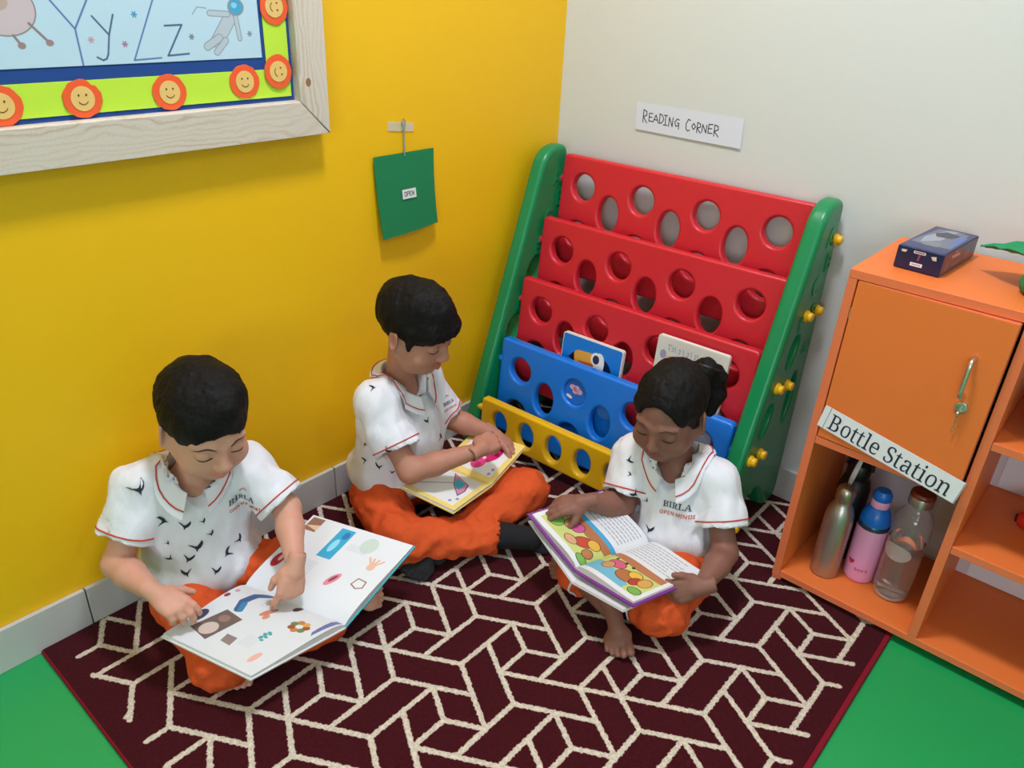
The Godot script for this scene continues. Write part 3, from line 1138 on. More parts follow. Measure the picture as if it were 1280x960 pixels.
# ---------------------------------------------------------------- plastic bookshelf
func bookshelf() -> void:
	var t := thing("bookshelf", "plastic sling bookshelf with green sides and red, blue and yellow holed panels", "bookshelf", Vector3(0.03, 0.0, 0.0), deg_to_rad(2.1))
	# side profile, drawn with x = depth from the wall, y = height
	var prof := round_poly([Vector2(0.04, 0.0098), Vector2(0.13, 0.0098), Vector2(0.205, 0.13), Vector2(0.30, 0.12), Vector2(0.345, 0.0098), Vector2(0.455, 0.0098), Vector2(0.148, 0.862), Vector2(0.045, 0.862)], [0.036, 0.036, 0.06, 0.05, 0.04, 0.045, 0.06, 0.036], 6)
	var holes := []
	for q in [[0.178, 0.505, 0.030, 0.046], [0.262, 0.345, 0.030, 0.046], [0.125, 0.36, 0.026, 0.075]]:
		var e := ellipse2(0, 0, q[2], q[3], 22)
		var pp := PackedVector2Array()
		for p in e: pp.append(p.rotated(0.38 if q[0] > 0.15 else 0.1) + Vector2(q[0], q[1]))
		holes.append(pp)
	# local z of the plate becomes the width of the shelf
	var turn := Basis(Vector3(0, 0, 1), Vector3(0, 1, 0), Vector3(-1, 0, 0))
	var sides := [0.022, 0.822]
	var ft := SystemFont.new()
	ft.font_names = PackedStringArray(["Droid Sans"])
	ft.font_weight = 700
	for s in 2:
		var mb := MB.new()
		mb.plate(prof, holes, 0.046, 0.014, 0.007, 4, Transform3D(turn, Vector3(sides[s], 0, 0)))
		var o := part("side_panel", mb, mats.green_plastic, t, "green moulded side with raised letters")
		# shallow raised letters: inner face on the left plate, outer face on the right plate
		var face_x: float = sides[s] + 0.0240
		for q in [["A", 0.095, 0.775, 0.052], ["B", 0.075, 0.71, 0.05], ["C", 0.125, 0.66, 0.052], ["D", 0.10, 0.59, 0.046], ["E", 0.17, 0.575, 0.044], ["F", 0.245, 0.42, 0.04], ["G", 0.10, 0.49, 0.034]]:
			if s == 0 and q[0] == "G": continue
			var tm := TextMesh.new()
			tm.font = ft
			tm.text = q[0]
			tm.font_size = 48
			tm.pixel_size = q[3] / 40.0
			tm.depth = 0.003
			tm.material = mats.green_plastic
			piece("raised_letter", tm, o, Vector3(face_x, q[2], q[1]), Basis(Vector3(0, 0, -1), Vector3(0, 1, 0), Vector3(1, 0, 0)))
	# one panel shape serves the three red ones and the blue one: rows of round, tall and round holes
	var W := 0.738
	var panel_holes := []
	for i in 4:
		panel_holes.append(ellipse2(0.077 + 0.194 * i, -0.085, 0.0365, 0.0375, 26))
	for i in 3:
		panel_holes.append(ellipse2(0.170 + 0.194 * i, -0.144, 0.0325, 0.0495, 26))
	for i in 4:
		panel_holes.append(ellipse2(0.074 + 0.194 * i, -0.221, 0.0365, 0.0365, 22))
	var pans := []
	for ht in [0.345, 0.30]:
		var pan := MB.new()
		pan.plate(rrect(0, -ht, W, 0, 0.012, 4), panel_holes, 0.03, 0.008, 0.0095, 4)
		for e in [[-0.012, -0.073], [W + 0.012, -0.073], [-0.012, -0.25], [W + 0.012, -0.25]]:
			pan.lathe([Vector2(0, -0.014), Vector2(0.011, -0.014), Vector2(0.011, 0.014), Vector2(0, 0.014)], 14, Vector3(e[0], e[1], 0), Basis(Vector3(0, 0, 1), PI / 2))
		pans.append(pan)
	var tops := [0.838, 0.670, 0.506, 0.338]
	var depth := [0.068, 0.152, 0.235, 0.317]
	var pm := [mats.red_plastic, mats.red_plastic, mats.red_plastic, mats.blue_plastic]
	var shapes := {}
	for i in 4:
		var o := part("front_panel", pans[1 if i == 3 else 0], pm[i], t, ["red holed panel, topmost", "red holed panel, second from top", "red holed panel, third from top", "blue holed panel"][i])
		o.transform = Transform3D(Basis(Vector3.RIGHT, -0.09), Vector3(0.053, tops[i], depth[i] - 0.007))
		if i > 0:
			# a narrow ledge behind its foot carries the books
			var lg := MB.new()
			lg.box(Vector3(W / 2, -0.285 if i == 3 else -0.33, -0.036), Vector3(W - 0.03, 0.008, 0.044), 0.003)
			part("ledge", lg, pm[i], o)
		if i == 3:
			var st := MB.new()
			st.plate(ellipse2(0.271, -0.085, 0.036, 0.037, 26), [], 0.004, 0.001, 0, 1, Transform3D(Basis.IDENTITY, Vector3(0, 0, 0.004)))
			var so := part("round_sticker", st, bumped(mat(srgb(30, 112, 208), 0.4), bump_tex(0.3, 1.0, 6), 20.0, 0.1), o, "round blue sticker with worn pink print")
			var pr := MB.new()
			for q in [[0.262, -0.072, 0.012, 0.008], [0.274, -0.074, 0.011, 0.010], [0.284, -0.080, 0.010, 0.008], [0.270, -0.083, 0.009, 0.007]]:
				pr.plate(ellipse2(q[0], q[1], q[2], q[3], 14), [], 0.0006, 0.0002, 0, 1, Transform3D(Basis.IDENTITY, Vector3(0, 0, 0.0064)))
			part("print", pr, mat(srgb(214, 166, 196), 0.6), so)
			pr = MB.new()
			pr.plate(ellipse2(0.276, -0.112, 0.011, 0.005, 12), [], 0.0006, 0.0002, 0, 1, Transform3D(Basis(Vector3(0, 0, 1), -0.3), Vector3(0.022, 0.086, 0.0064)))
			part("worn_patch", pr, mat(srgb(226, 226, 228), 0.6), so)
			pr = MB.new()
			pr.plate(ellipse2(0.365, -0.115, 0.028, 0.021, 18), [], 0.002, 0.0005, 0, 1, Transform3D(Basis.IDENTITY, Vector3(0, 0, -0.009)))
			part("round_sticker", pr, mat(srgb(40, 120, 206), 0.4), o, "torn blue sticker behind a tall hole")
	# low yellow front panel with seven tall holes
	var yh := []
	for i in 7: yh.append(ellipse2(0.070 + 0.0995 * i, -0.068, 0.0285, 0.041, 24))
	var yp := MB.new()
	yp.plate(rrect(0, -0.128, W, 0, 0.012, 4), yh, 0.028, 0.008, 0.009, 4)
	for e in [-0.012, W + 0.012]:
		yp.lathe([Vector2(0, -0.014), Vector2(0.011, -0.014), Vector2(0.011, 0.014), Vector2(0, 0.014)], 14, Vector3(e, -0.04, 0), Basis(Vector3(0, 0, 1), PI / 2))
	var yo := part("front_panel", yp, mats.yellow_plastic, t, "low yellow panel with tall holes")
	yo.transform = Transform3D(Basis(Vector3.RIGHT, -0.06), Vector3(0.053, 0.170, 0.397))
	# yellow screw caps on the outer face of the right side
	var cap := MB.new()
	cap.lathe([Vector2(0, 0), Vector2(0.0155, 0), Vector2(0.0155, 0.006), Vector2(0.012, 0.009), Vector2(0.0118, 0.017), Vector2(0.009, 0.0195), Vector2(0, 0.0195)], 8)
	for q in [[0.765, 0.064], [0.588, 0.079], [0.593, 0.150], [0.415, 0.176], [0.431, 0.244], [0.253, 0.263], [0.260, 0.323], [0.13, 0.40], [0.07, 0.345]]:
		piece("screw_cap", cap.mesh(mats.yellow_plastic), t, Vector3(0.8445, q[0], q[1]), Basis(Vector3(0, 0, 1), -PI / 2))

func hard_book(called: String, label: String, at: Vector3, bs: Basis, w: float, h: float, th: float, front: ImageTexture, edge: Color) -> void:
	var t := thing(called, label, "book", at)
	t.transform = Transform3D(bs, at)
	var mb := MB.new()
	mb.plate(rrect(-w / 2, 0, w / 2, h, 0.008, 4), [], th, 0.0015, 0, 2)
	part("boards", mb, mat(edge, 0.6), t)
	mb = MB.new()
	var p := rrect(-w / 2 + 0.003, 0.003, w / 2 - 0.003, h - 0.003, 0.006, 4)
	mb.plate(p, [], 0.0008, 0.0002, 0, 1, Transform3D(Basis.IDENTITY, Vector3(0, 0, th / 2 + 0.0004)))
	for i in mb.v.size(): mb.uv[i] = Vector2(mb.v[i].x / w + 0.5, 1.0 - mb.v[i].y / h)
	part("cover_print", mb, textured(front, 0.35), t)

func shelf_books() -> void:
	var pic := Pic.new(256, 430, Vector2(0, 0), Vector2(0.2, 0.336), srgb(18, 124, 216))
	var dark := srgb(14, 24, 60)
	pic.oval(Vector2(0.125, 0.095), 0.045, 0.055, dark, 0.4)
	pic.oval(Vector2(0.118, 0.082), 0.025, 0.055, srgb(238, 238, 236), 0.25)
	pic.poly([Vector2(0.03, 0.062), Vector2(0.055, 0.04), Vector2(0.112, 0.036), Vector2(0.112, 0.084), Vector2(0.06, 0.082)], srgb(232, 168, 60))
	pic.poly([Vector2(0.06, 0.07), Vector2(0.112, 0.066), Vector2(0.112, 0.09), Vector2(0.08, 0.092)], srgb(206, 96, 44))
	pic.poly([Vector2(0.026, 0.068), Vector2(0.044, 0.048), Vector2(0.048, 0.08)], srgb(30, 26, 30))
	pic.oval(Vector2(0.118, 0.05), 0.017, 0.02, srgb(242, 242, 240))
	pic.oval(Vector2(0.118, 0.051), 0.0105, 0.013, srgb(52, 48, 66))
	hard_book("board_book", "blue board book with an orange toucan beak leaning in the bookshelf", Vector3(0.374, 0.064, 0.285), Basis(Vector3.UP, deg_to_rad(2.1)) * Basis(Vector3.RIGHT, -0.10), 0.20, 0.336, 0.014, pic.tex(), srgb(226, 224, 214))
	pic = Pic.new(256, 512, Vector2(0, 0), Vector2(0.2, 0.42), srgb(224, 226, 220))
	pic.oval(Vector2(0.022, 0.05), 0.009, 0.012, srgb(160, 160, 196))
	# pale brush lettering across the head of the cover
	var ink := srgb(150, 168, 190)
	var xs := [0.035, 0.044, 0.053, 0.063, 0.076, 0.087, 0.098, 0.108, 0.117, 0.127]
	for i in xs.size():
		var x: float = xs[i]
		pic.path([Vector2(x, 0.022), Vector2(x + 0.002, 0.036)] if i % 2 == 0 else [Vector2(x, 0.028), Vector2(x + 0.005, 0.026), Vector2(x + 0.004, 0.036), Vector2(x, 0.036)], 0.0022, ink)
	pic.path([Vector2(0.033, 0.021), Vector2(0.043, 0.021)], 0.0022, ink)
	pic.oval(Vector2(0.042, 0.066), 0.016, 0.016, srgb(230, 196, 150))
	pic.oval(Vector2(0.088, 0.062), 0.0125, 0.015, srgb(40, 32, 40))
	pic.oval(Vector2(0.088, 0.064), 0.0075, 0.010, srgb(214, 160, 132))
	pic.oval(Vector2(0.068, 0.064), 0.008, 0.012, srgb(110, 190, 220))
	pic.oval(Vector2(0.165, 0.05), 0.012, 0.01, srgb(206, 206, 182))
	hard_book("picture_book", "tall white picture book behind the girl in the bookshelf", Vector3(0.667, 0.064, 0.275), Basis(Vector3.UP, deg_to_rad(2.1)) * Basis(Vector3.RIGHT, -0.09), 0.20, 0.42, 0.012, pic.tex(), srgb(232, 230, 224))

# ---------------------------------------------------------------- orange cabinet
const CX := 1.0211
const CZ := 0.347

func cabinet() -> void:
	var t := thing("cabinet", "orange laminate cabinet with a small locked door and open cubbies", "cabinet", Vector3(CX, 0, 0.03))
	var D := CZ - 0.03
	var W := 0.98
	var th := 0.0185
	# board: x0..x1, y0..y1 across the full depth
	var board := func(called: String, x0: float, x1: float, y0: float, y1: float, inset := 0.0) -> void:
		var mb := MB.new()
		mb.box(Vector3((x0 + x1) / 2 - CX, (y0 + y1) / 2, (D - inset) / 2), Vector3(x1 - x0, y1 - y0, D - inset), 0.0012)
		part(called, mb, mats.orange_board, t)
		mb = MB.new()
		mb.box(Vector3((x0 + x1) / 2 - CX, (y0 + y1) / 2, D - inset + 0.0002), Vector3(x1 - x0 - 0.0006, y1 - y0 - 0.0006, 0.0022), 0.0008)
		part("edge_band", mb, mats.orange_edge, t)
	board.call("side_panel", CX, CX + th, 0.0225, 0.7865)
	board.call("side_panel", CX + W - th, CX + W, 0.0225, 0.7865)
	board.call("top_panel", CX, CX + W, 0.7865, 0.805)
	board.call("bottom_panel", CX + th, CX + W - th, 0.0225, 0.040)
	board.call("divider", 1.336, 1.355, 0.040, 0.7865)
	board.call("divider", 1.66, 1.679, 0.040, 0.7865)
	board.call("shelf", CX + th, 1.336, 0.406, 0.4235)
	board.call("shelf", 1.355, 1.66, 0.279, 0.297, 0.001)
	board.call("shelf", 1.355, 1.66, 0.530, 0.547, 0.001)
	board.call("shelf", 1.679, CX + W - th, 0.406, 0.4235)
	var mb := MB.new()
	mb.box(Vector3(W / 2, 0.41, 0.003), Vector3(W - 0.01, 0.76, 0.005), 0.0005)
	part("back_panel", mb, mats.white_board, t, "pale back panel")
	for x in [0.012, W - 0.012]:
		for z in [0.02, D - 0.013]:
			var ft := MB.new()
			var y0 := 0.0095 if x < 0.5 else 0.0
			ft.box(Vector3(x, (0.0225 + y0) / 2, z), Vector3(0.024, 0.0225 - y0, 0.024), 0.003)
			part("foot", ft, mats.orange_edge, t)
	# the door hangs on the left and stands a crack open
	var pv := Node3D.new()
	pv.name = "door"
	t.add_child(pv, true)
	pv.position = Vector3(1.0425 - CX, 0.4255, D - 0.0165)
	pv.rotation.y = deg_to_rad(-2.6)
	var dw := 0.289
	var dh := 0.3595
	mb = MB.new()
	mb.box(Vector3(dw / 2, dh / 2, 0.009), Vector3(dw, dh, 0.0175), 0.0014)
	part("door_leaf", mb, mats.orange_board, pv)
	mb = MB.new()
	mb.box(Vector3(dw / 2, dh - 0.0001, 0.009), Vector3(dw - 0.002, 0.0012, 0.0165), 0.0004)
	mb.box(Vector3(dw - 0.0001, dh / 2, 0.009), Vector3(0.0012, dh - 0.002, 0.0165), 0.0004)
	part("edge_band", mb, mats.orange_edge, pv)
	mb = MB.new()
	var hx := 0.240
	mb.tube([Vector3(hx, 0.278, 0.018), Vector3(hx, 0.278, 0.034), Vector3(hx, 0.273, 0.040), Vector3(hx, 0.262, 0.042), Vector3(hx, 0.218, 0.042), Vector3(hx, 0.207, 0.040), Vector3(hx, 0.202, 0.034), Vector3(hx, 0.202, 0.018)], [0.0045, 0.0045, 0.0045, 0.0045, 0.0045, 0.0045, 0.0045, 0.0045], 10)
	part("handle", mb, mats.chrome, pv, "chrome bar handle")
	mb = MB.new()
	var fz := Basis(Vector3.RIGHT, PI / 2)
	mb.lathe([Vector2(0, 0), Vector2(0.0125, 0), Vector2(0.0125, 0.0025), Vector2(0.0105, 0.005), Vector2(0.0065, 0.0055), Vector2(0.006, 0.003), Vector2(0, 0.003)], 22, Vector3(0.2455, 0.176, 0.0178), fz)
	part("lock", mb, mats.chrome, pv, "round chrome cam lock")
	mb = MB.new()
	mb.box(Vector3(0.2455, 0.172, 0.027), Vector3(0.002, 0.010, 0.014), 0.0006)
	for i in 5: mb.box(Vector3(0.2455 + 0.0006 * (i % 2), 0.162 - i * 0.009, 0.0235), Vector3(0.0022, 0.0085, 0.004 if i % 2 == 0 else 0.002), 0.0008)
	mb.lathe([Vector2(0.0035, -0.0006), Vector2(0.006, -0.0006), Vector2(0.006, 0.0006), Vector2(0.0035, 0.0006), Vector2(0.0035, -0.0006)], 14, Vector3(0.2455, 0.168, 0.034), Basis(Vector3(0, 0, 1), PI / 2))
	part("key", mb, mats.chrome, pv, "small key left in the lock")
	for y in [0.06, 0.29]:
		mb = MB.new()
		mb.tube([Vector3(-0.001, y - 0.012, 0.015), Vector3(-0.001, y + 0.012, 0.015)], 0.0012, 8)
		part("hinge", mb, mats.chrome, pv)

func bottle_sign() -> void:
	var t := thing("printed_sign", "white paper strip printed Bottle Station taped across the cabinet door", "sign", Vector3(1.047, 0.504, CZ + 0.004))
	# it runs down to the right, its far end standing off the leaf with the door
	var a := Vector3(1.045, 0.505, CZ + 0.0042)
	var b := Vector3(1.341, 0.455, CZ + 0.0185)
	var along := (b - a).normalized()
	var down := Vector3(0, -1, 0)
	down = (down - along * down.dot(along)).normalized()
	var nrm := -down.cross(along).normalized()
	if nrm.z < 0: nrm = -nrm
	var L := (b - a).length()
	var H := 0.054
	t.transform = Transform3D(Basis(along, -down, nrm), a)
	var mb := MB.new()
	mb.box(Vector3(L / 2, -H / 2, 0), Vector3(L, H, 0.0008), 0.0003)
	part("paper_strip", mb, mats.paper, t)
	for x in [0.0135, L - 0.0015]:
		mb = MB.new()
		mb.box(Vector3(x, -H / 2, 0.0006), Vector3(0.0010, H, 0.0005), 0.0002)
		part("ruled_line", mb, mat(srgb(70, 76, 96), 0.6), t)
	var tm := TextMesh.new()
	var ft := SystemFont.new()
	ft.font_names = PackedStringArray(["Droid Serif"])
	tm.font = ft
	tm.text = "Bottle Station"
	tm.font_size = 64
	tm.pixel_size = 0.00066
	tm.depth = 0.0005
	tm.curve_step = 1.0
	tm.horizontal_alignment = HORIZONTAL_ALIGNMENT_LEFT
	tm.material = mat(srgb(40, 44, 66), 0.6)
	var bb := tm.get_aabb()
	var want := L - 0.040
	var o := piece("lettering", tm, t, Vector3.ZERO)
	var sx := want / bb.size.x
	var sy := 0.041 / bb.size.y
	o.transform = Transform3D(Basis.from_scale(Vector3(sx, sy, 1)), Vector3(0.0215 - bb.position.x * sx, -H / 2 - (bb.position.y + bb.size.y / 2) * sy - 0.001, 0.0007))

func bottles() -> void:
	var y := 0.0402
	# brushed steel flask
	var t := thing("steel_bottle", "brushed steel water bottle with domed cap in the cubby", "bottle", Vector3(1.116, y, 0.272))
	var mb := MB.new()
	mb.lathe([Vector2(0, 0), Vector2(0.030, 0), Vector2(0.032, 0.003), Vector2(0.0325, 0.01), Vector2(0.0325, 0.160), Vector2(0.031, 0.175), Vector2(0.027, 0.190), Vector2(0.0215, 0.200), Vector2(0.0195, 0.205), Vector2(0.0195, 0.211)], 36)
	part("body", mb, mats.steel, t)
	mb = MB.new()
	mb.lathe([Vector2(0, 0.2115), Vector2(0.0205, 0.2115), Vector2(0.0215, 0.213), Vector2(0.0215, 0.232), Vector2(0.019, 0.243), Vector2(0.013, 0.250), Vector2(0, 0.253)], 30)
	part("cap", mb, mat(srgb(172, 160, 148), 0.28, 0.9), t)
	# pink bottle with blue lid
	t = thing("pink_bottle", "pink insulated bottle with blue lid and red heart print", "bottle", Vector3(1.183, y, 0.228))
	mb = MB.new()
	mb.lathe([Vector2(0, 0), Vector2(0.030, 0), Vector2(0.0335, 0.004), Vector2(0.035, 0.012), Vector2(0.035, 0.150), Vector2(0.0335, 0.152)], 34)
	part("body", mb, mat(srgb(232, 158, 202), 0.4), t)
	mb = MB.new()
	mb.lathe([Vector2(0.0335, 0.1505), Vector2(0.0355, 0.152), Vector2(0.0355, 0.162), Vector2(0.034, 0.164)], 34)
	part("collar", mb, mat(srgb(60, 82, 100), 0.2, 0.6), t)
	mb = MB.new()
	mb.lathe([Vector2(0.0338, 0.1635), Vector2(0.0335, 0.176), Vector2(0.030, 0.190), Vector2(0.0225, 0.204), Vector2(0.0195, 0.207), Vector2(0, 0.207)], 34)
	part("lid", mb, mat(srgb(16, 108, 208), 0.32), t)
	mb = MB.new()
	mb.lathe([Vector2(0.0195, 0.2065), Vector2(0.0205, 0.208), Vector2(0.0205, 0.224), Vector2(0.0195, 0.2255)], 28)
	part("lid_band", mb, mat(srgb(238, 168, 204), 0.4), t)
	mb = MB.new()
	mb.lathe([Vector2(0.0195, 0.225), Vector2(0.0208, 0.2265), Vector2(0.0205, 0.240), Vector2(0.015, 0.249), Vector2(0, 0.251)], 28)
	part("spout_cover", mb, mat(srgb(16, 108, 208), 0.32), t)
	# red heart and lettering wrapped on the body, facing the room
	var wrap := func(u: float, yy: float) -> Vector3:
		var a := PI * 0.5 - u / 0.0352
		return Vector3(cos(a), 0, sin(a)) * 0.0353 + Vector3.UP * yy
	mb = MB.new()
	var hp := PackedVector2Array()
	for i in 24:
		var a := TAU * i / 24
		hp.append(Vector2(pow(sin(a), 3) * 0.0085, (13 * cos(a) - 5 * cos(2 * a) - 2 * cos(3 * a) - cos(4 * a)) / 16.0 * 0.0085))
	var ear := MB.earcut(hp, [])
	var s := mb.v.size()
	for p in ear[0]:
		var q: Vector3 = wrap.call(p.x - 0.017, p.y + 0.055)
		mb.vert(q, Vector3(q.x, 0, q.z).normalized())
	for i in range(0, ear[1].size(), 3): mb.tri(s + ear[1][i], s + ear[1][i + 1], s + ear[1][i + 2])
	part("heart_print", mb, mat(srgb(196, 28, 62), 0.5), t)
	mb = MB.new()
	var letters := [[[0, 0], [1, 0], [1, 0.5], [0, 0.5], [0, 1], [1, 1]], [[0, 0], [0.5, 1], [1, 0]], [[0, 0], [0, 1], [1, 0], [1, 1]], [[0, 0], [0, 1]], [[1, 0], [0, 0], [0, 1], [1, 1]]]
	for i in letters.size():
		var ps := []
		for q in letters[i]: ps.append(wrap.call(-0.004 + i * 0.0062 + q[0] * 0.0044, 0.036 + q[1] * 0.006))
		if ps.size() > 1: mb.tube(ps, 0.0007, 5)
	part("lettering", mb, mat(srgb(176, 40, 70), 0.5), t)
	# clear bottle half full of water
	t = thing("clear_bottle", "tall clear glass bottle half full of water with brown steel cap", "bottle", Vector3(1.261, y, 0.236))
	var gl := mat(Color(0.93, 0.95, 0.97, 0.07), 0.03)
	gl.transparency = BaseMaterial3D.TRANSPARENCY_ALPHA
	gl.metallic_specular = 0.6
	mb = MB.new()
	mb.lathe([Vector2(0, 0.002), Vector2(0.030, 0.002), Vector2(0.037, 0.006), Vector2(0.040, 0.016), Vector2(0.0405, 0.03), Vector2(0.0405, 0.205), Vector2(0.038, 0.222), Vector2(0.031, 0.236), Vector2(0.0235, 0.243), Vector2(0.0225, 0.258)], 40)
	part("glass", mb, gl, t)
	var wa := mat(Color(0.97, 0.98, 0.98, 0.0), 0.0)
	wa.refraction_enabled = true
	wa.refraction_scale = 0.033
	mb = MB.new()
	mb.lathe([Vector2(0, 0.006), Vector2(0.028, 0.006), Vector2(0.035, 0.010), Vector2(0.038, 0.018), Vector2(0.0385, 0.03), Vector2(0.0385, 0.158), Vector2(0, 0.158)], 40)
	part("water", mb, wa, t)
	mb = MB.new()
	mb.lathe([Vector2(0, 0.0005), Vector2(0.029, 0.0005), Vector2(0.036, 0.004), Vector2(0.033, 0.009), Vector2(0.02, 0.006), Vector2(0, 0.0055)], 32)
	var gb := mat(Color(0.9, 0.92, 0.94, 0.45), 0.05)
	gb.transparency = BaseMaterial3D.TRANSPARENCY_ALPHA
	part("glass_foot", mb, gb, t)
	mb = MB.new()
	mb.lathe([Vector2(0.0225, 0.256), Vector2(0.0262, 0.257), Vector2(0.0265, 0.275), Vector2(0.0255, 0.2775)], 30)
	part("cap_band", mb, mats.steel, t)
	mb = MB.new()
	mb.lathe([Vector2(0.0255, 0.2772), Vector2(0.0265, 0.279), Vector2(0.026, 0.286), Vector2(0.023, 0.289), Vector2(0, 0.289)], 30)
	part("cap", mb, mat(srgb(122, 52, 34), 0.35), t)
	# pale oval sticker on the glass, towards the room
	mb = MB.new()
	var rg := []
	for j in 13:
		var row := []
		for i in 17:
			var u := lerpf(-1, 1, i / 16.0)
			var vv := lerpf(-1, 1, j / 12.0)
			var q := Vector2(u * sqrt(maxf(0, 1 - vv * vv / 2)), vv * sqrt(maxf(0, 1 - u * u / 2)))
			var a := PI * 0.58 - q.x * 0.035 / 0.041
			row.append(mb.vert(Vector3(cos(a) * 0.0411, 0.137 + q.y * 0.021, sin(a) * 0.0411), Vector3(cos(a), 0, sin(a))))
		rg.append(row)
	for j in 12:
		for i in 16: mb.quad(rg[j][i], rg[j][i + 1], rg[j + 1][i + 1], rg[j + 1][i])
	var stm := mat(Color(0.82, 0.76, 0.76, 0.75), 0.5)
	stm.transparency = BaseMaterial3D.TRANSPARENCY_ALPHA
	part("sticker", mb, stm, t, "pale oval sticker")
	# black flask with strap behind the steel bottle
	t = thing("black_bottle", "black bottle with carrying strap standing behind the steel bottle", "bottle", Vector3(1.108, y, 0.175))
	mb = MB.new()
	mb.lathe([Vector2(0, 0), Vector2(0.034, 0), Vector2(0.036, 0.004), Vector2(0.036, 0.20), Vector2(0.030, 0.222), Vector2(0.026, 0.226), Vector2(0, 0.226)], 30)
	part("body", mb, mat(srgb(24, 22, 24), 0.5), t)
	mb = MB.new()
	mb.lathe([Vector2(0.026, 0.226), Vector2(0.0275, 0.228), Vector2(0.0275, 0.262), Vector2(0.024, 0.266), Vector2(0, 0.266)], 26)
	part("lid", mb, mats.black_plastic, t)
	mb = MB.new()
	var arc := []
	for i in 13:
		var a := PI * i / 12.0
		arc.append(Vector3(cos(a) * 0.030, 0.255 + sin(a) * 0.045, 0.004))
	mb.tube(arc, 0.004, 8, true, 2.4, Vector3(0, 0, 1))
	part("strap", mb, mat(srgb(34, 32, 34), 0.8), t)
	mb = MB.new()
	mb.tube([Vector3(0.004, 0.296, 0.01), Vector3(0.002, 0.27, 0.030), Vector3(-0.002, 0.235, 0.037), Vector3(-0.004, 0.215, 0.0385)], [0.003, 0.006, 0.006, 0.004], 8, true, 0.3, Vector3(0, 0, 1))
	part("tag", mb, mat(srgb(206, 206, 210), 0.4), t, "pale plastic tag")

